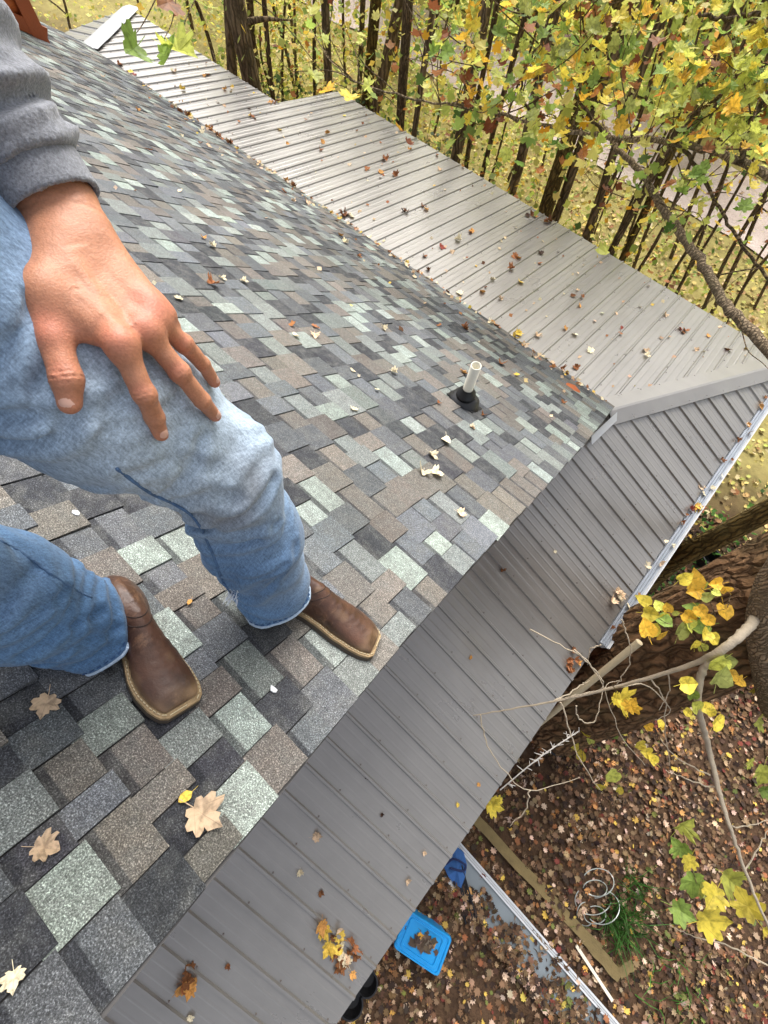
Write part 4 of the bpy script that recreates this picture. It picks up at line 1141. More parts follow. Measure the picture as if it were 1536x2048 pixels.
cluster(668, 1872, 6, 16, 14, ['yellow', 'orange', 'yellow'], (.07, .11), 'bright yellow leaf in the heap on the lower metal roof beside the blue tote', 'leaf heap beside the blue tote')
cluster(678, 1895, 14, 18, 24, ['tan', 'pale', 'brown', 'rust'], (.05, .08), 'dry leaf in the heap on the lower metal roof beside the blue tote', 'leaf heap beside the blue tote')
cluster(695, 1925, 5, 10, 18, ['pale', 'orange', 'brown'], (.05, .08), 'dry leaf in the heap on the lower metal roof beside the blue tote', 'leaf heap beside the blue tote')
cluster(383, 1968, 7, 10, 14, ['orange', 'rust', 'brown'], (.07, .11), 'wet brown and orange leaf in the small heap by the bottom roof edge', 'small heap by the bottom roof edge')
cluster(1238, 1190, 6, 9, 12, ['tan', 'pale', 'orange'], (.07, .11), 'tan leaf caught at the gutter end beside the big tree', 'leaves at the gutter end')
cluster(1145, 1318, 7, 9, 12, ['rust', 'orange', 'brown'], (.06, .10), 'brown leaf caught where the metal roof meets the big trunk', 'leaves at the trunk')
# leaves along the gutter
for t in np.linspace(0, 1, 26):
    yy = -1.7 + t * 3.9 + rng.normal(0, .09)
    p = np.array([WA + .02 + rng.uniform(-.05, .08), yy, ZA - WA * TA + .008])
    place_leaf(p, nA, rng.uniform(.05, .09), ['tan', 'pale', 'brown', 'orange', 'rust', 'pale'][rng.integers(6)], rng.integers(0, 4), 'dry leaf caught in the long white gutter', 'leaves caught in the gutter', None, .4)
cluster(1392, 1008, 5, 6, 7, ['red', 'orange', 'rust', 'yellow'], (.08, .12), 'red or orange leaf in the bright clump on the gutter', 'bright clump on the gutter')
# scattered over the upper metal roof: real positions read off one by one, then a sprinkle
spots = [(615, 45, 'yellow'), (270, 150, 'red'), (240, 130, 'rust'), (262, 145, 'yellow'), (205, 120, 'orange'), (230, 150, 'rust'), (549, 205, 'rust'), (555, 203, 'brown'), (540, 206, 'orange'), (507, 235, 'rust'), (612, 240, 'rust'), (645, 285, 'orange'), (575, 288, 'orange'), (686, 432, 'rust'), (702, 433, 'pale'), (690, 428, 'brown'),
         (812, 425, 'brown'), (808, 424, 'dark'), (845, 412, 'rust'), (852, 420, 'orange'), (940, 465, 'rust'), (944, 463, 'orange'), (880, 340, 'tan'), (800, 262, 'rust'), (806, 264, 'brown'), (822, 286, 'orange'), (874, 311, 'rust'), (925, 334, 'orange'), (1064, 430, 'brown'), (1055, 432, 'dark'), (1072, 433, 'orange'), (1092, 445, 'rust'), (1098, 442, 'brown'),
         (1158, 612, 'orange'), (1146, 592, 'brown'), (1164, 595, 'rust'), (1030, 514, 'rust'), (1036, 516, 'orange'), (1080, 527, 'rust'), (1082, 507, 'dark'), (1022, 538, 'rust'), (1365, 665, 'brown'), (1371, 662, 'rust'), (1360, 658, 'red'), (1416, 672, 'orange'), (1290, 702, 'tan'), (1293, 712, 'pale'), (1335, 565, 'rust'), (1342, 575, 'brown'), (1330, 630, 'tan'),
         (1491, 697, 'yellow'), (1455, 700, 'brown'), (1152, 736, 'rust'), (1152, 735, 'brown'), (1130, 658, 'orange'), (1150, 670, 'pale'), (1180, 702, 'pale'), (1075, 672, 'tan'), (1036, 667, 'yellow'), (965, 585, 'orange'), (1041, 566, 'yellow'), (1000, 598, 'tan'), (1243, 656, 'red'), (1240, 668, 'rust'), (1392, 700, 'tan'), (905, 505, 'tan'), (883, 494, 'red'), (916, 480, 'pale'), (855, 540, 'brown'), (849, 513, 'rust'),
         (985, 560, 'pale'), (920, 587, 'pale'), (700, 330, 'tan'), (733, 338, 'rust'), (762, 345, 'orange'), (770, 320, 'rust'), (640, 300, 'rust'), (655, 268, 'orange'), (560, 260, 'yellow'), (415, 150, 'rust'), (465, 175, 'yellow'), (410, 152, 'orange'), (330, 212, 'yellow'), (350, 145, 'tan'), (365, 180, 'yellow'), (450, 180, 'orange'), (500, 232, 'yellow'), (820, 300, 'orange'), (790, 350, 'rust')]
for x, y, k in spots:
    p = hit(x, y, pB0, nB)
    place_leaf(p + nB * .004, nB, rng.uniform(.065, .105), k, rng.integers(0, 4), 'curled dry leaf scattered on the upper pale metal roof', 'leaves scattered on the upper metal roof', None, .25)
scrap = []
for _ in range(170):
    p = np.array([rng.uniform(-8.5, 1.0), rng.uniform(.2, 2.7), 0]);
    if p[0] < -6.8: p[1] = rng.uniform(.2, 1.5)
    p[2] = ZB - p[1] * TB + .005
    if p[0] > p[1] / HIPR - .1: continue
    scrap.append(p + nB * .006)
# along the break between shingles and metal, and thinly over the shingles
for i in range(58):
    xx = -rng.uniform(.1, 7.8); ss = abs(rng.normal(0.02, .10))
    if xx < -5.4 and rng.random() < .4: xx = rng.uniform(-6.8, -5.8)
    place_leaf(RP(xx, ss, .014), RN, rng.uniform(.045, .09), ['tan', 'rust', 'pale', 'orange', 'yellow', 'brown'][rng.integers(6)], rng.integers(0, 4), 'dry leaf lodged along the bottom row of shingles', 'leaves along the bottom row of shingles', None, .3)
for i in range(30):
    xx, ss = -rng.uniform(.15, 7.5), rng.uniform(.25, 3.6)
    place_leaf(RP(xx, ss, .013), RN, rng.uniform(.045, .09), ['tan', 'pale', 'rust', 'pale', 'orange'][rng.integers(5)], rng.integers(0, 4), 'small dry leaf scattered over the upper shingle slope', 'leaves scattered on the shingles', None, .15)

# ------------------------------------------------------------------ many small leaves at once (one mesh)
SIMPLE = np.array([(0, -.5), (.34, -.22), (.5, .06), (.24, .16), (0, .55), (-.24, .16), (-.5, .06), (-.34, -.22)])
def leaf_cloud(name, P, S, N, C, mats, parent=None, kind=None, poly=SIMPLE, bend=.4):
    n, k = len(P), len(poly)
    N = N / np.linalg.norm(N, axis=1)[:, None]
    r = rng.normal(size=(n, 3)); u = np.cross(N, r); u /= np.linalg.norm(u, axis=1)[:, None]; w = np.cross(N, u)
    zz = bend * (poly[:, 0] ** 2 + .6 * poly[:, 1] ** 2); bz = rng.uniform(-.4, 1.6, n)
    V = P[:, None] + S[:, None, None] * (poly[None, :, :1] * u[:, None] + poly[None, :, 1:] * w[:, None] + (zz[None] * bz[:, None])[..., None] * N[:, None])
    F = (np.arange(n)[:, None] * k + np.arange(k)[None]).astype(np.int32)
    col = np.repeat(C, k, 0)
    o = link(name, mesh_np(name, V.reshape(-1, 3), F, mats, False, col), parent)
    return tag(o, kind=kind)
def pick(cols, n, jit=.14):
    w = np.array([c[1] for c in cols], float); c = np.array([srgb(*q[0]) for q in cols])
    i = rng.choice(len(cols), n, p=w / w.sum())
    return np.clip(c[i] * (1 + rng.normal(0, jit, (n, 1))) * (1 + rng.normal(0, .05, (n, 3))), .004, .95)
scrap = np.array(scrap + [RP(-rng.uniform(.05, 8), abs(rng.normal(0, .12)), .02) for _ in range(140)] + [RP(-rng.uniform(.2, 7), rng.uniform(.2, 4), .016) for _ in range(50)])
N_ = rng.normal(0, .35, (len(scrap), 3)); N_[:, 2] = 1
leaf_cloud('leaf_scraps', scrap, rng.uniform(.018, .06, len(scrap)), N_, pick([((222, 202, 166), 4), ((204, 172, 136), 3), ((160, 104, 66), 2), ((226, 192, 84), 1), ((110, 76, 50), 1.5)], len(scrap)), [M_LITTER], None, 'stuff', bend=.6)
LIT = [((110, 84, 60), 6), ((84, 64, 46), 7), ((130, 104, 78), 4.5), ((160, 132, 104), 2.6), ((108, 112, 58), .8), ((204, 176, 152), 1.8), ((146, 98, 64), 1.4), ((184, 134, 80), .6), ((206, 172, 84), .7), ((122, 62, 52), .6), ((58, 44, 36), 6)]
STAR = np.array([(0, -.42), (.16, -.30), (.36, -.34), (.28, -.12), (.52, .0), (.34, .10), (.40, .34), (.16, .26), (0, .58), (-.16, .26), (-.40, .34), (-.34, .10), (-.52, 0), (-.28, -.12), (-.36, -.34), (-.16, -.30)])
def litter(n, x0, x1, y0, y1, smin_, smax, lim=None):
    P = np.stack([rng.uniform(x0, x1, n), rng.uniform(y0, y1, n), np.zeros(n)], 1)
    P[:, 2] = ground_z(P[:, 0], P[:, 1]) + rng.uniform(.004, .045, n)
    if lim is not None: P = P[lim(P)]
    P = P[vnoise(P, 1.7, 31) * .6 + vnoise(P, 5.0, 32) * .5 + rng.uniform(-.5, .5, len(P)) > -.42]
    n = len(P); N = rng.normal(0, .42, (n, 3)); N[:, 2] = 1
    return P, rng.uniform(smin_, smax, n), N, pick(LIT, n)
q1 = litter(30000, 1.0, 6.6, -6.8, 2.2, .035, .095)
q2 = litter(11000, -14, 5.5, 1.6, 8.9, .05, .12, lambda P: (P[:, 1] > 2.4) | (P[:, 0] > 1.2))
q3 = litter(4500, -22, 12, 8.9, 22, .07, .14)
A = [np.concatenate(z) for z in zip(q1, q2, q3)]
k2 = np.arange(len(A[0])) >= len(q1[0])
A[3] = np.where(k2[:, None], pick([((206, 186, 110), 3), ((190, 160, 110), 3), ((220, 200, 150), 2), ((150, 110, 74), 2), ((170, 176, 90), 2)], len(k2)), A[3])  # far litter paler too: the brighter light out there is in its colours
leaf_cloud('leaf_litter', A[0], A[1], A[2], A[3], [M_LITTER], None, 'stuff', STAR, bend=.9)

for (px, py, lab) in ((152, 1026, 'white paint chip on the shingles above the right boot'), (546, 1380, 'white paint chip on the shingles below the left boot')):
    c = roofhit(px, py, .012); mb = MB(); an = np.linspace(0, 2 * math.pi, 8)[:-1]; V = [c + (np.array([1, 0, 0]) * math.cos(t) * .010 + np.array([0, -CP, SP]) * math.sin(t) * .0065) * rng.uniform(.7, 1.2) for t in an]
    V += [v + RN * .003 for v in V]; mb.add(V, [tuple(range(7, 14))] + [(i, (i + 1) % 7, 7 + (i + 1) % 7, 7 + i) for i in range(7)]); tag(mb.build('paint_chip', M_WHITE), lab, 'paint chip')
# ------------------------------------------------------------------ the big tree by the eave, with its overhanging limbs
TREEC = [((208, 208, 104), 5), ((176, 190, 92), 4), ((140, 164, 80), 2.6), ((222, 212, 120), 3.4), ((238, 206, 84), 2.6), ((222, 164, 44), 1.2), ((178, 116, 58), 1.6), ((128, 74, 42), 1.0), ((84, 112, 46), 1.2)]
maple = empty('maple_tree', 'huge brown trunk leaning out beside the gutter end with leafy limbs over the roof', 'tree', loc=tuple(Q(1105, 1415, 6.35)))
bpy.context.view_layer.update()
def pin(o, parent):
    bpy.context.view_layer.update(); o.parent = parent; o.matrix_parent_inverse = parent.matrix_world.inverted(); return o
TR = np.array([Q(1085, 1425, 6.6), Q(1105, 1412, 6.3), Q(1160, 1388, 5.6), Q(1290, 1326, 4.5), Q(1410, 1268, 3.8), Q(1545, 1205, 3.25)])
TR = np.concatenate([TR, [TR[-1] + (TR[-1] - TR[-2]) * 1.2, TR[-1] + (TR[-1] - TR[-2]) * 3.2 + [0, 0, 2.2]]])
def trunk_mesh(path, rad, n, m, seed, ridge=.05, flare=0):
    P = spline(path, m); R = interp_r(rad, len(P)); V = []
    T = np.gradient(P, axis=0); T /= np.linalg.norm(T, axis=1)[:, None]; u = np.cross(T[0], [.31, .17, .93]); u /= np.linalg.norm(u)
    r = np.random.default_rng(seed); ph = r.uniform(0, 6.28, 6); a = np.arange(n) / n * 2 * math.pi; L = np.concatenate([[0], np.cumsum(np.linalg.norm(np.diff(P, axis=0), axis=1))])
    for i in range(len(P)):
        u = u - T[i] * (u @ T[i]); u /= np.linalg.norm(u); w = np.cross(T[i], u)
        f = 1 + ridge * (np.sin(a * 5 + ph[0] + L[i] * .5) * .6 + np.sin(a * 11 + ph[1] - L[i] * .9) * .5 + np.sin(a * 23 + ph[2] + L[i] * 1.6 + 2 * np.sin(L[i] * 3)) * .45 + np.sin(a * 3 + L[i] * 4) * .25)
        f = f + r.normal(0, ridge * .16, n)
        V.append(P[i] + (np.cos(a) * R[i] * f)[:, None] * u + (np.sin(a) * R[i] * f)[:, None] * w)
    F = np.array([(i * n + j, i * n + (j + 1) % n, (i + 1) * n + (j + 1) % n, (i + 1) * n + j) for i in range(len(P) - 1) for j in range(n)])
    return np.concatenate(V), F
V, F = trunk_mesh(TR, [.66, .60, .54, .49, .45, .43, .36, .22], 72, 16, 3, .05)
pin(link('trunk', mesh_np('trunk', V, F, [M_BARKBIG], True)), maple)
FK = np.array([Q(1575, 1420, 3.1), Q(1555, 1330, 2.95), Q(1548, 1240, 2.8), Q(1580, 1150, 2.6), Q(1690, 1050, 2.3)])
V, F = trunk_mesh(FK, [.15, .145, .14, .13, .12], 24, 8, 9, .05)
pin(link('trunk_fork', mesh_np('trunk_fork', V, F, [M_LIMB], True)), maple)
limbs = [([TR[-2], Q(1760, 960, 2.5), Q(1536, 700, 3.0), Q(1452, 612, 3.15), Q(1400, 520, 3.3), Q(1335, 432, 3.45), Q(1308, 385, 3.5), Q(1262, 322, 3.55), Q(1224, 288, 3.6), Q(1206, 240, 3.65)], [.11, .06, .036, .033, .031, .030, .026, .021, .016, .007]),
         ([TR[-1] * .4 + TR[-2] * .6, Q(1720, 460, 2.7), Q(1536, 350, 3.1), Q(1440, 308, 3.2), Q(1350, 285, 3.3), Q(1210, 272, 3.4), Q(1080, 250, 3.45), Q(960, 218, 3.5), Q(830, 198, 3.6), Q(690, 150, 3.7), Q(620, 60, 3.8)], [.09, .040, .027, .024, .021, .017, .013, .010, .007, .005, .003]),
         ([Q(1360, 285, 3.28), Q(1375, 240, 3.3), Q(1430, 200, 3.3), Q(1520, 100, 3.2), Q(1600, 20, 3.1)], [.024, .020, .016, .013, .010]),
         ([Q(1480, 325, 3.15), Q(1500, 250, 3.1), Q(1536, 190, 3.0), Q(1600, 120, 2.9)], [.02, .016, .014, .010]),
         ([Q(1365, 290, 3.3), Q(1420, 380, 3.3), Q(1470, 470, 3.3), Q(1536, 560, 3.2), Q(1590, 640, 3.1)], [.014, .012, .011, .010, .008]),
         ([Q(1210, 272, 3.4), Q(1160, 190, 3.3), Q(1180, 90, 3.2), Q(1150, 10, 3.1), Q(1130, -80, 3.0)], [.012, .009, .008, .006, .004]),
         ([Q(1080, 250, 3.45), Q(1040, 170, 3.3), Q(1090, 60, 3.2), Q(1120, -30, 3.1)], [.010, .008, .006, .004]),
         ([Q(1395, 30, 3.0), Q(1460, 35, 3.0), Q(1560, 20, 3.0)], [.011, .013, .016])]
for path, r in limbs:
    P = spline(np.array(path), 8); R = interp_r(r, len(P))
    P = P + rng.normal(0, .006, P.shape)
    mb = MB(); mb.tube(P, R, 10, wob=.18); pin(mb.build('limb', M_LIMB if r[0] > .05 else M_BARKDK, smooth=True), maple)
mb = MB(); twig_pts = []
for i in range(85):
    path, r = limbs[[1, 1, 1, 2, 3, 5, 6, 0][i % 8]]
    P = spline(np.array(path), 8); k = rng.integers(len(P) // 4, len(P)); b = P[k]
    d = rng.normal(0, 1, 3); d[2] = abs(d[2]) * .5 + .1; d /= np.linalg.norm(d); L = rng.uniform(.3, 1.1)
    q = [b]; v = d
    for s_ in range(5):
        v = v + rng.normal(0, .28, 3); v /= np.linalg.norm(v); q.append(q[-1] + v * L / 5)
    q = spline(np.array(q), 3); x, y, d_ = pxof(q)
    mb.tube(q, np.linspace(.0055, .0016, len(q)), 5); twig_pts.append(q[4:])
pin(tag(mb.build('twigs', M_BARKDK), kind='stuff'), maple)
TW = np.concatenate(twig_pts)
# foliage of the limbs: leaves hang from the twigs and fill the crown between them
def crown_pts(n):
    out = []
    while len(out) < n:
        if rng.random() < .33: p = TW[rng.integers(len(TW))] + rng.normal(0, .10, 3)
        else:
            x = rng.uniform(700, 1700); y = rng.uniform(-260, 470); z = rng.uniform(2.7, 7.0)
            dens = np.clip((x - 760) / 330, 0, 1) * np.clip(1.08 - (y - 120) / 260 - .25 * np.clip((1150 - x) / 300, 0, 1), 0, 1)
            dens *= .3 + .9 * (np.sin(x * .021 + y * .013) * np.sin(y * .027 - x * .009 + z) > -.25)
            if rng.random() > dens: continue
            p = Q(x, y, z)
        x, y, d = pxof(p)
        if d[0] < 2.2 or (y[0] > 560 and x[0] > 1100): continue
        if x[0] < 860 and rng.random() < .8: continue
        out.append(p)
    return np.array(out)
CP_ = crown_pts(2100)
LV = []
LKEY = ['lime', 'green', 'yellow', 'gold', 'brown', 'olive']
LRGB = {'lime': (204, 208, 98), 'green': (146, 172, 82), 'yellow': (236, 214, 84), 'gold': (234, 186, 66), 'brown': (166, 112, 72), 'olive': (174, 180, 100)}
GM = {k: leafmat('maple_leaf_' + k, False, v, .42, .5, .2) for k, v in LRGB.items()}
GMESH = {}
for k in LKEY:
    for j in range(3):
        V, F = leaf_shape(MAPLE, [.15, .4, .75][j], [.05, .25, .5][j], 40 + j * 7 + len(k)); GMESH[k, j] = mesh_np('maple_leaf', V, F, [GM[k]], False)
def hang_leaf(p, size, key, parent, n=None, ang=None, mesh=None, name='leaf'):
    n = np.array([rng.normal(0, .75), rng.normal(0, .75), 1.0]) if n is None else np.asarray(n, float)
    M = frame(n, rng.uniform(0, 6.28) if ang is None else ang) * size
    o = bpy.data.objects.new(name, mesh or GMESH[key, rng.integers(3)]); COL.objects.link(o)
    W = Matrix([[*M[0], p[0]], [*M[1], p[1]], [*M[2], p[2]], [0, 0, 0, 1]])
    o.parent = parent; o.matrix_parent_inverse = parent.matrix_world.inverted(); o.matrix_basis = W; return o
bpy.context.view_layer.update()
x, y, d = pxof(CP_); vis = (x > 0) & (x < 1536) & (y > 0) & (y < 2048)
order = np.argsort(np.where(vis, d, 99)); near = order[:292]; rest = order[292:]
wk = np.array([5, 2.6, 3, 1.6, 1.5, 2.6]); wk /= wk.sum()
for i in near: hang_leaf(CP_[i], rng.uniform(.07, .115), LKEY[rng.choice(6, p=wk)], maple)
N = rng.normal(0, .7, (len(rest), 3)); N[:, 2] = 1
pin(leaf_cloud('foliage', CP_[rest], rng.uniform(.06, .11, len(rest)), N, pick(TREEC, len(rest)), [M_LEAF], None, 'stuff', MAPLE, .85), maple)

# a spray of big leaves hanging close to the lens at the upper left and middle
spray = empty('leaf_spray', 'hanging spray of green and yellow maple leaves in front of the far metal roof', 'branch', loc=tuple(Q(420, -60, 1.9)))
bpy.context.view_layer.update()
back = -RC[:, 2] * -1.0
def lens_leaf(px, py, z, size, key, parent, nx=0, ny=0, ang=0): return hang_leaf(Q(px, py, z), size, key, parent, RC @ np.array([nx, ny, 1.0]), ang)
lens_leaf(358, 104, 1.75, .150, 'lime', spray, .1, .5, 2.2); lens_leaf(338, 112, 1.72, .11, 'green', spray, -.9, .3, 2.9); lens_leaf(266, 98, 1.75, .135, 'green', spray, 1.9, .3, .4)
lens_leaf(700, 196, 2.6, .125, 'yellow', spray, .2, .5, .9); lens_leaf(655, 183, 2.6, .11, 'gold', spray, -.3, .6, 2.1); lens_leaf(628, 152, 2.7, .11, 'lime', spray, .5, .3, 1.3); lens_leaf(738, 172, 2.7, .10, 'lime', spray, -.5, .3, 2.8); lens_leaf(410, 12, 1.9, .13, 'lime', spray, .5, 1, 1.0); lens_leaf(335, 5, 1.8, .13, 'brown', spray, .9, .3, .5)
mb = MB()
for a in ([(420, -60, 1.9), (380, 20, 1.8), (355, 80, 1.75)], [(355, -30, 1.85), (345, 40, 1.8), (322, 90, 1.73)], [(330, -40, 1.8), (290, 40, 1.78), (270, 70, 1.75)], [(420, -60, 1.9), (560, 40, 2.3), (650, 150, 2.6), (700, 180, 2.6)]):
    P = spline(np.array([Q(*q) for q in a]), 6); mb.tube(P, np.linspace(.0028, .0014, len(P)), 5)
pin(mb.build('stem', M_BARKDK), spray)

# ------------------------------------------------------------------ trees beyond the metal roof
def bg_tree(px0, py0, px1, py1, depth, wpx, label, group, mat, name='tree', crown=170, leafs=(.09, .14), top=6.0, ck=TREEC, low=.35):
    """px0/py0: a lower point of the trunk, px1/py1 a higher one, both at about the same distance."""
    a, b = Q(px0, py0, depth), None
    # pick the depth of the upper point so that the trunk stays near the vertical
    zs = np.linspace(depth * .55, depth * 1.25, 80); C = np.array([Q(px1, py1, z) for z in zs]); hd = np.linalg.norm(C[:, :2] - a[:2], axis=1); b = C[np.argmin(hd)]
    if b[2] <= a[2] + .2: b = a + np.array([0, 0, 1.0])
    dv = (b - a) / (b[2] - a[2]); dv[:2] = np.clip(dv[:2], -.35, .35)
    base = a + dv * (GZ - .1 - a[2]); tip = a + dv * (top - a[2])
    t = empty(name, label, 'tree', group, tuple(base))
    r = wpx * depth / FOC / 2 * .8
    P = np.array([base + (tip - base) * q + np.array([*rng.normal(0, .045 * (q > 0) * (1 + q), 2), 0]) for q in (0, .2, .4, .6, .8, 1)])
    bpy.context.view_layer.update()
    MBt = MB(); Ps = spline(P, 5); MBt.tube(Ps, interp_r([r * 1.12, r * 1.0, r * .95, r * .85, r * .7, r * .45], len(Ps)), 10, wob=.10)
    for _ in range(3 if r > .03 else 2):
        k = rng.integers(len(Ps) // 3, len(Ps) - 4); d = rng.normal(0, 1, 3); d[2] = abs(d[2]) * .6 + .25; d /= np.linalg.norm(d); L = rng.uniform(.6, 1.9)
        q = [Ps[k]]
        for _ in range(4): d = d + rng.normal(0, .22, 3); d /= np.linalg.norm(d); q.append(q[-1] + d * L / 4)
        MBt.tube(spline(np.array(q), 3), np.linspace(r * .38, .004, 13), 6)
    pin(MBt.build('trunk', mat, smooth=True), t)
    if crown:
        h = rng.uniform(low, 1.05, crown); P = base + (tip - base) * h[:, None] + rng.normal(0, 1, (crown, 3)) * np.array([.75, .75, .35])
        N = rng.normal(0, .7, (crown, 3)); N[:, 2] = 1
        pin(leaf_cloud('crown', P, rng.uniform(*leafs, crown), N, pick(ck, crown), [M_LEAF]), t)
    return t
T = [(460, 140, 455, 20, 8.6, 25, 'dark straight trunk, left one of the two standing close together behind the roof step', None, M_BARK),
     (508, 180, 484, 15, 8.2, 42, 'thickest trunk behind the stepped roof edge, with ragged grey bark', None, M_BARK),
     (522, 170, 512, 60, 9.4, 15, 'thin brown trunk hidden close behind the thickest ragged trunk', None, M_BARKDK),
     (546, 190, 524, 10, 9.0, 11, 'first thin dark sapling from the left behind the roof step', 'thin saplings behind the roof step', M_BARKDK),
     (571, 190, 574, 20, 9.6, 6, 'second thin dark sapling from the left behind the roof step', 'thin saplings behind the roof step', M_BARKDK),
     (630, 180, 627, 10, 9.8, 9, 'third thin dark sapling from the left behind the roof step', 'thin saplings behind the roof step', M_BARKDK),
     (659, 180, 656, 10, 9.0, 19, 'brown trunk of middle thickness standing alone behind the roof step', None, M_BARK),
     (692, 175, 686, 20, 10.5, 6, 'fourth thin dark sapling from the left behind the roof step', 'thin saplings behind the roof step', M_BARKDK),
     (716, 190, 722, 20, 10.0, 12, 'slim dark trunk left of the leaning mossy pair', None, M_BARKDK),
     (732, 200, 756, 10, 9.2, 24, 'left trunk of the mossy pair leaning right behind the roof corner', None, M_OLIVE),
     (752, 205, 800, 10, 9.0, 26, 'right trunk of the mossy pair, leaning strongly behind the roof corner', None, M_BARK),
     (800, 250, 812, 20, 8.4, 22, 'straight dark post-like trunk right of the leaning mossy pair', None, M_BARKDK),
     (834, 280, 850, 180, 8.6, 14, 'grey slim trunk beside the straight dark one, wrapped in twigs', None, M_BARK),
     (908, 310, 940, 150, 8.4, 26, 'brown trunk with a slimmer one touching its right side above the roof edge', None, M_BARK),
     (938, 320, 958, 200, 8.8, 12, 'slimmer trunk touching the right side of a brown trunk', None, M_BARKDK),
     (966, 350, 1008, 190, 8.8, 12, 'thin slanting dark trunk crossing in front of the pale drive', None, M_BARKDK),
     (1018, 375, 1062, 235, 8.2, 23, 'slanting brown trunk with a bird-nest of twigs at its top', None, M_BARK),
     (1092, 430, 1160, 235, 7.8, 36, 'broad double trunk slanting up from the pile of leaves on the roof edge', None, M_OLIVE),
     (1106, 436, 1176, 250, 8.0, 22, 'greyer half of the broad double trunk', None, M_BARK),
     (1166, 470, 1236, 280, 7.9, 19, 'crooked brown trunk between the double trunk and the dark pair', None, M_BARK),
     (1228, 505, 1312, 330, 7.6, 18, 'nearly black trunk, left one of the slanting pair near the drive', None, M_BARKDK),
     (1246, 512, 1332, 330, 7.7, 17, 'olive trunk, right one of the slanting pair near the drive', None, M_OLIVE)]
for q in T: bg_tree(*q, crown=170, leafs=(.09, .15), low=.05)
ORD = 'First Second Third Fourth Fifth Sixth Seventh Eighth Ninth Tenth Eleventh Twelfth Thirteenth Fourteenth Fifteenth'.lower().split()
for i in range(15):             # thin stems at the right
    x = 1185 + i * 24 + rng.uniform(-8, 8); yb = 430 + (x - 1180) * .42 + rng.uniform(-10, 60); dp = rng.uniform(7.4, 10.5); L = rng.uniform(140, 240)
    bg_tree(x, yb, x + L * (.28 + (x - 1100) / 1400), yb - L, dp, rng.uniform(4, 9), ORD[i] + ' thin stem from the left in the slanting thicket in front of the pale drive', 'thicket of thin stems', M_BARKDK, 'sapling', 110, (.07, .12), rng.uniform(1.5, 4), low=.15)
for i in range(50):             # understorey further back, on the lawn side
    X, Y = rng.uniform(-18, 3.0), rng.uniform(8.0, 21)
    if 8.8 < Y < 11.8 and rng.random() < .75: Y += 3.2
    b = np.array([X, Y, GZ + .8]); x, y, d = pxof(b)
    bg_tree(x[0], y[0], *[v[0] for v in pxof(b + [rng.normal(0, .1), rng.normal(0, .1), 1.5])[:2]], d[0], rng.uniform(5, 14), 'yellow green young tree in the woods beyond the pale drive', 'young trees in the woods', M_BARKDK, 'young_tree', 620, (.12, .21), rng.uniform(.2, 3.0), [((204, 208, 100), 5), ((172, 188, 90), 4), ((220, 212, 120), 3), ((228, 200, 96), 2), ((120, 146, 72), 2), ((150, 110, 60), 1)], .12)
for i in range(20):             # airy saplings right behind the stepped roof
    X = rng.uniform(-17, -4.5); Y = rng.uniform(4.2, 8.2) if X > -7.5 else rng.uniform(2.6, 7.5)
    b = np.array([X, Y, GZ + .8]); x, y, d = pxof(b)
    bg_tree(x[0], y[0], *[v[0] for v in pxof(b + [rng.normal(0, .1), rng.normal(0, .1), 1.5])[:2]], d[0], rng.uniform(4, 9), 'airy sapling with small yellow green leaves behind the stepped roof edge', 'airy saplings behind the stepped roof', M_BARKDK, 'young_tree', 560, (.06, .11), rng.uniform(-.8, 2.2), [((208, 206, 96), 5), ((180, 190, 90), 4), ((226, 214, 120), 3), ((232, 198, 90), 2), ((130, 156, 76), 2.4)], .08)
for i in range(30):             # trees that close the woods far behind
    X, Y = rng.uniform(-34, 14), rng.uniform(19, 36)
    b = np.array([X, Y, GZ + 1.0]); x, y, d = pxof(b)
    bg_tree(x[0], y[0], *[v[0] for v in pxof(b + [0, 0, 2.0])[:2]], d[0], rng.uniform(6, 13), 'distant tree at the back of the woods', 'distant trees', M_BARK, 'distant_tree', 520, (.3, .5), rng.uniform(5, 9), TREEC, .1)
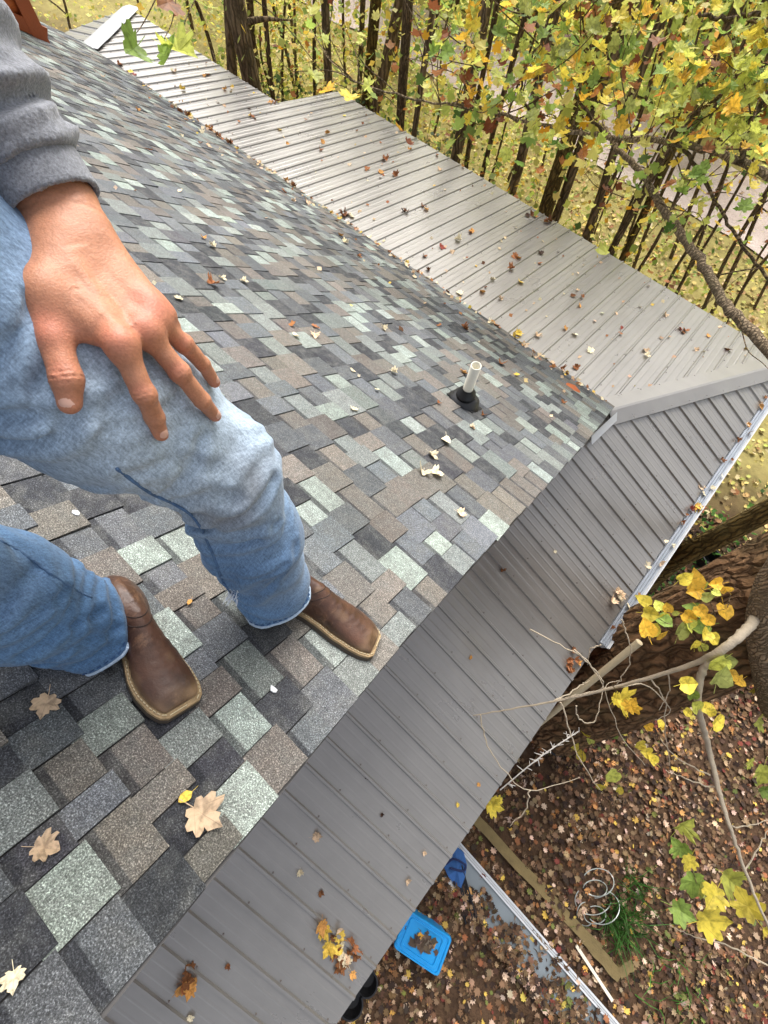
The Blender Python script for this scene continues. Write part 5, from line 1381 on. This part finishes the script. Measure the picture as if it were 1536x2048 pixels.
# low shrubs along the far eave
for (X, Y, n, sp, c) in [(-8.0, 4.3, 520, .55, 'd'), (-5.9, 4.6, 420, .5, 'd'), (-3.2, 4.4, 260, .5, 'y'), (-1.6, 4.6, 300, .5, 'y'), (-.2, 4.5, 260, .5, 'y'), (-10.6, 3.4, 420, .7, 'y'), (-12.2, 2.4, 520, .9, 'y'), (-9.4, 3.4, 360, .6, 'd'), (2.6, 1.4, 160, .45, 'g'), (2.3, .4, 120, .35, 'g'), (2.1, -.9, 120, .3, 'g'), (3.4, 2.2, 160, .5, 'g')]:
    s_ = empty('shrub', {'d': 'dark twiggy green shrub close behind the metal roof', 'y': 'loose yellow green bush close behind the metal roof', 'g': 'small bright green plant below the gutter'}[c], 'shrub', {'d': 'dark shrubs behind the roof', 'y': 'yellow bushes behind the roof', 'g': 'green plants below the gutter'}[c], (X, Y, GZ))
    bpy.context.view_layer.update()
    hh = 1.5 if c != 'g' else .45
    P = np.array([X, Y, GZ]) + np.stack([rng.normal(0, sp, n), rng.normal(0, sp, n), rng.uniform(.1, hh, n)], 1); N = rng.normal(0, .7, (n, 3)); N[:, 2] = 1
    cc = {'d': [((70, 88, 50), 4), ((98, 112, 60), 3), ((150, 160, 80), 1)], 'y': [((190, 186, 84), 4), ((150, 164, 70), 3), ((210, 180, 80), 1)], 'g': [((64, 104, 44), 4), ((90, 130, 56), 3), ((130, 160, 70), 1)]}[c]
    pin(leaf_cloud('foliage', P, rng.uniform(.05, .11, n), N, pick(cc, n), [M_LEAF]), s_)
    mb = MB()
    for _ in range(9):
        e = np.array([X + rng.normal(0, sp * .8), Y + rng.normal(0, sp * .8), GZ + hh * rng.uniform(.6, 1.05)]); m_ = (np.array([X, Y, GZ]) + e) / 2 + rng.normal(0, .08, 3)
        mb.tube(spline(np.array([[X, Y, GZ - .05], m_, e]), 4), np.linspace(.012, .004, 9), 5)
    pin(mb.build('stem', M_BARKDK), s_)

# ------------------------------------------------------------------ below the lower eave: olive trunk, dead branch, pole, sprigs
ol = empty('leaning_tree', 'smooth olive brown trunk slanting out behind the middle of the gutter', 'tree', None, (1.85, -.75, GZ)); bpy.context.view_layer.update()
V, F = trunk_mesh(np.array([Q(1290, 1165, 6.4), Q(1350, 1118, 5.5), Q(1430, 1078, 4.9), Q(1545, 1015, 4.2), Q(1750, 900, 3.4)]), [.15, .13, .115, .10, .09], 20, 8, 5, .03)
pin(link('trunk', mesh_np('trunk', V, F, [M_OLIVE], True)), ol)
dead = empty('dead_branch', 'forked dead grey branch hanging across the big trunk and over the metal roof', 'branch', None, tuple(Q(1400, 1300, 3.3))); bpy.context.view_layer.update()
for path, r in [([(1512, 1228, 2.9), (1505, 1246, 2.72), (1480, 1272, 2.66), (1440, 1302, 2.7), (1380, 1330, 2.85), (1290, 1358, 3.05), (1200, 1382, 3.25), (1110, 1402, 3.45), (1010, 1420, 3.65), (915, 1436, 3.85)], [.028, .029, .028, .025, .016, .0125, .010, .008, .006, .003]),
                ([(1425, 1312, 2.75), (1404, 1345, 2.8), (1396, 1385, 2.85), (1400, 1430, 2.9), (1418, 1500, 3.05), (1440, 1590, 3.0), (1462, 1660, 2.95), (1490, 1740, 2.95), (1528, 1835, 2.9), (1570, 1930, 2.9)], [.021, .022, .021, .020, .018, .015, .012, .010, .008, .006])]:
    P = spline(np.array([Q(*q) for q in path]), 8); mb = MB(); mb.tube(P + rng.normal(0, .0022, P.shape), interp_r(r, len(P)), 12, wob=.12); pin(mb.build('limb', M_PALE, smooth=True), dead)
mb = MB()
TWG = [[(1150, 1300), (1190, 1340), (1205, 1375), (1150, 1390), (1108, 1400)], [(1110, 1400), (1160, 1372), (1180, 1360)], [(1060, 1260), (1120, 1290), (1170, 1320), (1205, 1370), (1240, 1470), (1290, 1530)], [(1245, 1240), (1255, 1270), (1260, 1320), (1240, 1360), (1230, 1370)],
       [(1150, 1410), (1160, 1440), (1190, 1440), (1210, 1375), (1240, 1360)], [(1123, 1405), (1140, 1460), (1160, 1520), (1200, 1580)], [(1335, 1345), (1338, 1380), (1320, 1420)], [(1420, 1550), (1360, 1520), (1320, 1480)], [(1440, 1580), (1380, 1560), (1330, 1540)], [(960, 1430), (975, 1490), (1010, 1540), (1060, 1580), (1160, 1555)],
       [(1060, 1580), (1050, 1620), (1020, 1650)], [(1200, 1290), (1180, 1300), (1176, 1330)], [(1465, 1655), (1500, 1650), (1536, 1640)], [(1490, 1740), (1520, 1690), (1536, 1660)], [(1536, 1930), (1450, 1890), (1380, 1870), (1340, 1850)], [(1240, 1375), (1290, 1370), (1340, 1420), (1310, 1440)], [(1300, 1355), (1330, 1400), (1330, 1450), (1340, 1530)]]
for w in TWG:
    n = len(w); z0 = rng.uniform(2.9, 3.3); P = spline(np.array([Q(x, y, z0 + .05 * i) for i, (x, y) in enumerate(w)]), 6)
    mb.tube(P + rng.normal(0, .004, P.shape), np.linspace(.0058, .0024, len(P)), 5)
pin(tag(mb.build('twigs', M_PALE), kind='stuff'), dead)
pole = MB().tube([Q(1080, 1446, 4.6), Q(1279, 1284, 3.75)], [.030, .031], 14).build('wooden_pole', simple('peeled_pole', (188, 172, 140), .65, .15, 20, .3, 60), smooth=False)
tag(pole, 'pale peeled pole leaning against the big trunk', 'pole')
wt = MB(); P = spline(np.array([Q(1000, 1580, 4.3), Q(1060, 1530, 4.3), Q(1100, 1500, 4.3), Q(1158, 1462, 4.3)]), 8); wt.tube(P, .006, 6)
for _ in range(34):
    k = rng.integers(0, len(P)); d = rng.normal(0, 1, 3); d /= np.linalg.norm(d); wt.tube([P[k], P[k] + d * rng.uniform(.03, .09)], [.006, .003], 5)
tag(wt.build('lichen_twig', simple('pale_lichen', (206, 200, 190), .9, .15, 40)), 'white lichen covered twig at the foot of the big trunk', 'twig')

def sprig(label, leaves, stems, depth, name='sapling_sprig', poly='heart', r=.0035):
    t = empty(name, label, 'plant', None, tuple(Q(leaves[0][0], leaves[0][1], depth))); bpy.context.view_layer.update()
    mb = MB()
    for w in stems:
        P = spline(np.array([Q(x, y, depth + .03) for x, y in w]), 6); mb.tube(P, np.linspace(r, r * .5, len(P)), 5)
    if stems: pin(mb.build('stem', M_BARKDK), t)
    for (x, y, s, k) in leaves:
        lens_sz = s * depth / FOC
        n = RC @ np.array([rng.normal(0, .35), rng.normal(0, .35), 1.0])
        me = HMESH[k, rng.integers(2)] if poly == 'heart' else GMESH[k, rng.integers(3)]
        hang_leaf(Q(x, y, depth + rng.uniform(-.12, .08)), lens_sz, k, t, n, None, me)
    return t
HMESH = {}
for k in LKEY:
    for j in range(2):
        V, F = leaf_shape(HEART, [.2, .55][j], [.1, .3][j], 70 + j); HMESH[k, j] = mesh_np('heart_leaf', V, F, [GM[k]], False)
S1 = [(1285, 1203, 34, 'yellow'), (1300, 1228, 36, 'yellow'), (1292, 1256, 38, 'gold'), (1308, 1258, 30, 'yellow'), (1325, 1235, 30, 'yellow'), (1317, 1212, 24, 'lime'), (1330, 1242, 34, 'green'), (1335, 1215, 22, 'gold'), (1325, 1268, 30, 'gold'), (1385, 1158, 44, 'gold'), (1370, 1155, 30, 'yellow'), (1402, 1172, 36, 'lime'), (1392, 1182, 42, 'gold'), (1415, 1192, 26, 'olive'), (1433, 1186, 18, 'lime'), (1432, 1168, 30, 'gold'), (1452, 1178, 26, 'gold'), (1385, 1222, 40, 'green'), (1402, 1222, 30, 'gold'), (1365, 1258, 42, 'olive'), (1378, 1250, 32, 'lime'), (1400, 1250, 40, 'green'), (1418, 1240, 28, 'gold'), (1412, 1270, 30, 'yellow'), (1428, 1278, 30, 'yellow'), (1450, 1224, 36, 'gold'), (1390, 1288, 28, 'yellow'), (1404, 1294, 22, 'lime'), (1378, 1232, 34, 'gold'), (1352, 1226, 14, 'lime')]
sprig('bright yellow heart leaved sapling sprig in front of the big trunk', S1, [[(1420, 1345), (1400, 1290), (1370, 1255), (1330, 1245), (1300, 1220)], [(1400, 1290), (1420, 1230), (1450, 1218)], [(1430, 1230), (1415, 1190), (1390, 1165)], [(1455, 1215), (1462, 1185)]], 2.75)
S2 = [(1436, 1325, 40, 'lime'), (1455, 1322, 34, 'olive'), (1440, 1352, 46, 'olive'), (1465, 1350, 26, 'gold'), (1478, 1362, 26, 'gold'), (1375, 1368, 38, 'yellow'), (1385, 1388, 28, 'green'), (1392, 1412, 34, 'lime'), (1412, 1416, 28, 'yellow'), (1436, 1442, 38, 'yellow'), (1422, 1425, 20, 'yellow'), (1375, 1425, 20, 'yellow')]
sprig('olive and yellow leaves hanging below the thick bend of the dead branch', S2, [[(1425, 1318), (1440, 1345)], [(1400, 1360), (1385, 1380), (1390, 1410)]], 2.8)
S3 = [(1366, 1650, 46, 'lime'), (1360, 1695, 42, 'green'), (1378, 1722, 34, 'yellow'), (1386, 1764, 58, 'green'), (1458, 1758, 62, 'lime'), (1428, 1790, 48, 'yellow'), (1496, 1812, 56, 'yellow'), (1362, 1822, 46, 'green'), (1420, 1842, 68, 'yellow'), (1400, 1775, 30, 'olive'), (1530, 1860, 20, 'yellow')]
sprig('green and yellow maple seedling leaves floating above the litter at the lower right', S3, [[(1366, 1665), (1385, 1740), (1410, 1810), (1440, 1850), (1480, 1900)], [(1410, 1810), (1460, 1780)], [(1440, 1850), (1490, 1820)]], 3.1, poly='maple')
S4 = [(1526, 1366, 44, 'green'), (1516, 1440, 40, 'lime'), (1535, 1410, 40, 'green'), (1524, 1545, 46, 'lime'), (1500, 1525, 26, 'lime'), (1530, 1580, 34, 'green'), (1510, 1380, 20, 'yellow')]
sprig('light green maple leaves at the right edge above the litter', S4, [[(1536, 1330), (1520, 1400), (1530, 1500), (1520, 1560)]], 3.2, poly='maple')
S5 = [(1243, 1402, 52, 'yellow'), (1262, 1412, 34, 'gold'), (1232, 1398, 30, 'yellow')]
sprig('ragged yellow maple leaf caught on dead twigs across the big trunk', S5, [[(1225, 1370), (1240, 1395)]], 3.1, poly='maple')
S6 = [(1224, 1552, 34, 'lime'), (1200, 1572, 20, 'yellow'), (1240, 1580, 16, 'yellow'), (1265, 1435, 20, 'gold'), (1290, 1430, 26, 'lime'), (1296, 1452, 20, 'gold'), (1318, 1445, 20, 'yellow'), (1280, 1490, 24, 'yellow'), (1293, 1505, 26, 'yellow'), (1304, 1518, 24, 'yellow'), (1312, 1520, 18, 'lime'), (1172, 1465, 18, 'yellow'), (1190, 1455, 18, 'yellow'), (1180, 1478, 20, 'lime'), (1150, 1492, 18, 'yellow'), (1162, 1510, 22, 'yellow'), (1240, 1462, 18, 'lime'), (1228, 1470, 16, 'green'), (1325, 1455, 14, 'gold')]
sprig('scattered yellow seedling leaves rising through the litter beyond the big trunk', S6, [[(1280, 1540), (1295, 1500), (1280, 1440)], [(1230, 1640), (1224, 1560)], [(1170, 1560), (1165, 1500), (1185, 1460)]], 5.2)
S7 = [(985, 1612, 36, 'yellow'), (975, 1605, 22, 'gold'), (996, 1602, 20, 'yellow')]
sprig('yellow maple leaf on a twig just beyond the metal roof edge', S7, [[(990, 1660), (986, 1620)]], 4.4, poly='maple')

# ------------------------------------------------------------------ things lying in the litter
UZ = np.array([0, 0, 1.0])
tot = empty('storage_tote', 'bright blue plastic tote with wet dead leaves lying on its sunken lid', 'tote', None, tuple(hit(845, 1865, (0, 0, GZ + .3), UZ))); bpy.context.view_layer.update()
zt = GZ + .30
c4 = [hit(x, y, (0, 0, zt), UZ) for x, y in ((783, 1899), (879, 1949), (905, 1868), (816, 1827))]
ct = sum(c4) / 4; e1 = (c4[3] - c4[0] + c4[2] - c4[1]) / 2; e2 = (c4[1] - c4[0] + c4[2] - c4[3]) / 2
e2 = e2 - e1 * (e1 @ e2) / (e1 @ e1)
M_BLUE = simple('blue_plastic', (24, 142, 208), .4, .1, 9); 
def ring4(k, z, rr=.16):
    out = []
    for sx, sy in ((-1, -1), (1, -1), (1, 1), (-1, 1)):
        for t in (0, .5, 1):
            a = {(-1, -1): math.pi, (1, -1): 1.5 * math.pi, (1, 1): 0, (-1, 1): .5 * math.pi}[sx, sy] + t * math.pi / 2
            out.append(ct + e1 * k * (.5 * sx * (1 - rr) + .5 * rr * math.cos(a)) + e2 * k * (.5 * sy * (1 - rr) + .5 * rr * math.sin(a)) + UZ * (z - zt))
    return out
def rings(levels, mat, name, parent, capend=True):
    V = sum((ring4(*l) for l in levels), []); n = 12; F = [(k * n + i, k * n + (i + 1) % n, (k + 1) * n + (i + 1) % n, (k + 1) * n + i) for k in range(len(levels) - 1) for i in range(n)]
    if capend: F.append(tuple(range((len(levels) - 1) * n, len(levels) * n)))
    mb = MB(); mb.add(V, F); return pin(mb.build(name, mat), parent)
rings([(.80, GZ - .02), (.84, GZ + .02), (.93, zt - .05), (.97, zt - .045)], M_BLUE, 'bin', tot)
rings([(.98, zt - .05), (1.02, zt - .045), (1.02, zt), (.99, zt + .012), (.92, zt + .012), (.90, zt - .004), (.80, zt - .004), (.78, zt + .006), (.70, zt + .006), (.68, zt - .012)], M_BLUE, 'lid', tot)
for k in range(6):
    a = ct + e1 * (-.40 + .16 * k); MB().box(a - e2 * .475 + UZ * .0, e1 * .05, e2 * .03, UZ * .02).build('lid_rib', M_BLUE).name
    pin(bpy.data.objects[[o.name for o in COL.objects if o.name.startswith('lid_rib')][-1]], tot)
n = 70; P = ct + np.outer(rng.normal(.03, .11, n), e1) + np.outer(rng.normal(.05, .14, n), e2); P[:, 2] = zt + rng.uniform(-.025, .02, n); N = rng.normal(0, .3, (n, 3)); N[:, 2] = 1
wet = leaf_cloud('wet_leaves', P, rng.uniform(.05, .10, n), N, pick([((74, 62, 52), 5), ((96, 80, 66), 4), ((120, 104, 88), 2), ((208, 150, 60), .4)], n), [M_LITTER], None, 'stuff')
tag(wet, 'soggy grey brown leaves heaped on the blue tote lid', 'leaves')

def G3(px, py, h=0.0): return hit(px, py, (0, 0, GZ + h), UZ)
ch = empty('folded_chair', 'folded blue camp chair with black frame tubes lying in the litter under the eave', 'chair', None, tuple(G3(920, 1760))); bpy.context.view_layer.update()
M_BLK = simple('black_tube', (24, 24, 27), .4); M_NAVY = simple('blue_canvas', (48, 92, 150), .8, .3, 14, .3, 60); M_NAVYD = simple('dark_blue_canvas', (26, 40, 82), .8, .3, 14)
pg = [G3(x, y, .09 + .03 * math.sin(i * 2.3)) for i, (x, y) in enumerate(((910, 1690), (928, 1706), (934, 1730), (930, 1755), (922, 1776), (908, 1768), (896, 1752), (888, 1735), (898, 1712)))]
mb = MB(); cc = sum(pg) / 9 + UZ * .05; low = [p - UZ * .10 for p in pg]
mb.add([cc] + pg + low, [(0, 1 + i, 1 + (i + 1) % 9) for i in range(9)] + [(1 + i, 10 + i, 10 + (i + 1) % 9, 1 + (i + 1) % 9) for i in range(9)]); pin(mb.build('canvas', M_NAVY), ch)
mb = MB(); mb.tube(spline(np.array([G3(892, 1728, .13), G3(908, 1718, .16), G3(930, 1730, .14), G3(926, 1742, .14), G3(900, 1736, .15)]), 5), .013, 6); pin(mb.build('strap', M_NAVYD), ch)
for i in range(6):
    a, b = G3(903 + i * 4, 1715 + i * 3, .06 + .02 * (i % 3)), G3(932 + i * 4.2, 1846 - i * 2.4 + rng.uniform(-4, 4), .05 + .02 * (i % 2))
    pin(MB().tube([a, b], .011, 8).build('frame_tube', M_BLK), ch)
pin(MB().box(G3(886, 1756, .03), G3(900, 1748, .03) - G3(886, 1756, .03), G3(906, 1776, .03) - G3(886, 1756, .03), UZ * .02).build('white_tag', M_WHITE), ch)

sh = empty('metal_sheet', 'long grey metal sheet with a white raised edge lying in the litter', 'sheet', None, tuple(G3(1020, 1790))); bpy.context.view_layer.update()
a, b = G3(918, 1683, .05), G3(1262, 2075, .05); L = b - a; wv = np.cross(UZ, L); wv /= np.linalg.norm(wv); wv = -wv if (wv @ (G3(1000, 1850) - a)) < 0 else wv
M_GAL = simple('galvanised_grey', (122, 130, 134), .45, .12, 5, metal=.15)
pin(MB().box(a - UZ * .03, L, wv * .40, UZ * .015).build('sheet_panel', M_GAL), sh)
n = 900; u_ = rng.random(n); v_ = 1 - rng.random(n) ** 1.6 * .93
P = a + np.outer(u_, L) + np.outer(v_ * .5, wv); P[:, 2] = GZ + .05 + rng.uniform(0, .03, n); N = rng.normal(0, .35, (n, 3)); N[:, 2] = 1
keep = (v_ > .42 + .25 * np.sin(u_ * 19) * np.sin(u_ * 7 + 1)) | (rng.random(n) < .03)
tag(leaf_cloud('sheet_litter', P[keep], rng.uniform(.045, .10, keep.sum()), N[keep], pick(LIT, keep.sum()), [M_LITTER], None, 'stuff', STAR, .8), 'dry leaves drifted over the grey metal sheet', 'leaves')
for k, (o, w_, h) in enumerate(((-.006, .022, .035), (.022, .018, .02), (.046, .02, .03))): pin(MB().box(a + wv * o - UZ * .015, L, wv * w_, UZ * h).build('raised_edge', M_WHITE), sh)
pin(MB().box(a + L * .38 + wv * .40 - UZ * .012, L * .6, wv * .03, UZ * .012).build('raised_edge', M_GAL), sh)
tag(MB().box(G3(1150, 1893, .06), G3(1222, 2003, .06) - G3(1150, 1893, .06), wv * -.035, UZ * .02).build('white_lath', simple('painted_lath', (222, 212, 190), .6, .08, 20)), 'short cream lath lying along the white edge of the metal sheet', 'lath')
M_BRD = simple('mossy_board', (112, 96, 60), .85, .35, 9, .5, 50)
def board(p, q, w_, h, label, cat='board', name='timber_board', m=M_BRD):
    a, b = G3(*p, .03), G3(*q, .03); d = b - a; s_ = np.cross(UZ, d); s_ /= np.linalg.norm(s_)
    k = 9; V = []
    for i in range(k):
        c = a + d * i / (k - 1) + s_ * .008 * math.sin(i * 1.7)
        for sw, hh in ((-.5, -.03), (-.5, h), (.5, h * (.9 + .1 * math.sin(i))), (.5, -.03)): V.append(c + s_ * w_ * sw + UZ * hh)
    F = [(i * 4 + j, i * 4 + (j + 1) % 4, (i + 1) * 4 + (j + 1) % 4, (i + 1) * 4 + j) for i in range(k - 1) for j in range(4)] + [(0, 1, 2, 3), (4 * k - 1, 4 * k - 2, 4 * k - 3, 4 * k - 4)]
    mb = MB(); mb.add(V, F); return tag(mb.build(name, m), label, cat)
board((945, 1632), (1196, 1898), .12, .05, 'long mossy yellow brown board lying in the litter beside the metal sheet')
board((1165, 1870), (1236, 1950), .13, .05, 'shorter mossy board continuing past the end of the long one')
board((1235, 1945), (1262, 1925), .10, .04, 'small grey brown board offcut lying across the board end')
# wire tangle
wr_ = empty('wire_coil', 'tangle of pale wire loops lying in the litter beside a grass tuft', 'wire', None, tuple(G3(1200, 1790))); bpy.context.view_layer.update()
M_WIRE = simple('galvanised_wire', (170, 176, 170), .4, .1, 30, metal=.3)
for (cx, cy, rx, ry, a0, a1, hz) in ((1196, 1765, 32, 28, -2.6, 2.2, .16), (1190, 1778, 24, 18, -3.0, 1.6, .12), (1186, 1800, 36, 30, .2, 3.8, .10), (1190, 1830, 22, 18, -2.0, 3.2, .12), (1205, 1815, 34, 34, -1.2, 2.4, .2), (1172, 1828, 18, 24, 1.0, 4.6, .06)):
    t = np.linspace(a0, a1, 22); P = np.array([G3(cx + rx * math.cos(q), cy + ry * math.sin(q), hz + .05 * math.sin(q * 2)) for q in t]); pin(MB().tube(P, .0055, 5).build('wire_loop', M_WIRE), wr_)
def tuft(px, py, n, h, label, spread=.12):
    b = G3(px, py); mb = MB()
    for _ in range(n):
        o = b + np.array([rng.normal(0, spread), rng.normal(0, spread), -.01]); d = np.array([rng.normal(0, .30), rng.normal(0, .30), 1.0]) * h * rng.uniform(.6, 1.15); w_ = np.cross(d, rng.normal(size=3)); w_ = w_ / np.linalg.norm(w_) * .006
        m_ = o + d * .55 + np.array([d[0] * .1, d[1] * .1, 0]); e = o + d + np.array([d[0] * .7, d[1] * .7, -.06])
        mb.add([o - w_, o + w_, m_ - w_ * .8, m_ + w_ * .8, e], [(0, 1, 3, 2), (2, 3, 4)])
    o = mb.build('grass_tuft', GRASS); tag(o, label, 'grass', None, 'stuff'); return o
GRASS = leafmat('grass_blade', False, (74, 122, 50), .3, .6, .3)
tuft(1236, 1835, 170, .42, 'tall green grass tuft growing beside the wire coil')
tuft(1345, 1985, 60, .28, 'thin grass tuft at the lower right in the litter', .2)
tuft(1262, 1770, 70, .30, 'lighter grass blades between the wire coil and the tall tuft', .1)
# black pots under the eave and by the trunk
M_POT = simple('black_plastic', (18, 18, 20), .5, .2, 20)
def pot(px, py, r, h, label):
    c = G3(px, py, h * .5) - UZ * h * .5; a = np.arange(20) / 20 * 2 * math.pi; V = []
    for z, q in ((0, r * .75), (h, r), (h + .02, r * 1.08), (h + .02, r * .95), (h - .02, r * .92), (.06, r * .72)): V += [c + np.array([q * math.cos(t), q * math.sin(t), z]) for t in a]
    F = [(k * 20 + i, k * 20 + (i + 1) % 20, (k + 1) * 20 + (i + 1) % 20, (k + 1) * 20 + i) for k in range(5) for i in range(20)] + [tuple(range(100, 120))]
    mb = MB(); mb.add(V, F); return tag(mb.build('black_pot', M_POT, smooth=False), label, 'pot')
pot(733, 1957, .12, .16, 'black plastic pot half hidden under the eave right below the blue tote')
pot(702, 1998, .13, .16, 'larger black pot at the bottom edge half under the metal roof')
pot(1112, 1482, .17, .08, 'flat black bowl standing against the foot of the big trunk')
pot(1412, 1118, .14, .24, 'dark pot standing in the shade behind the olive leaning trunk')
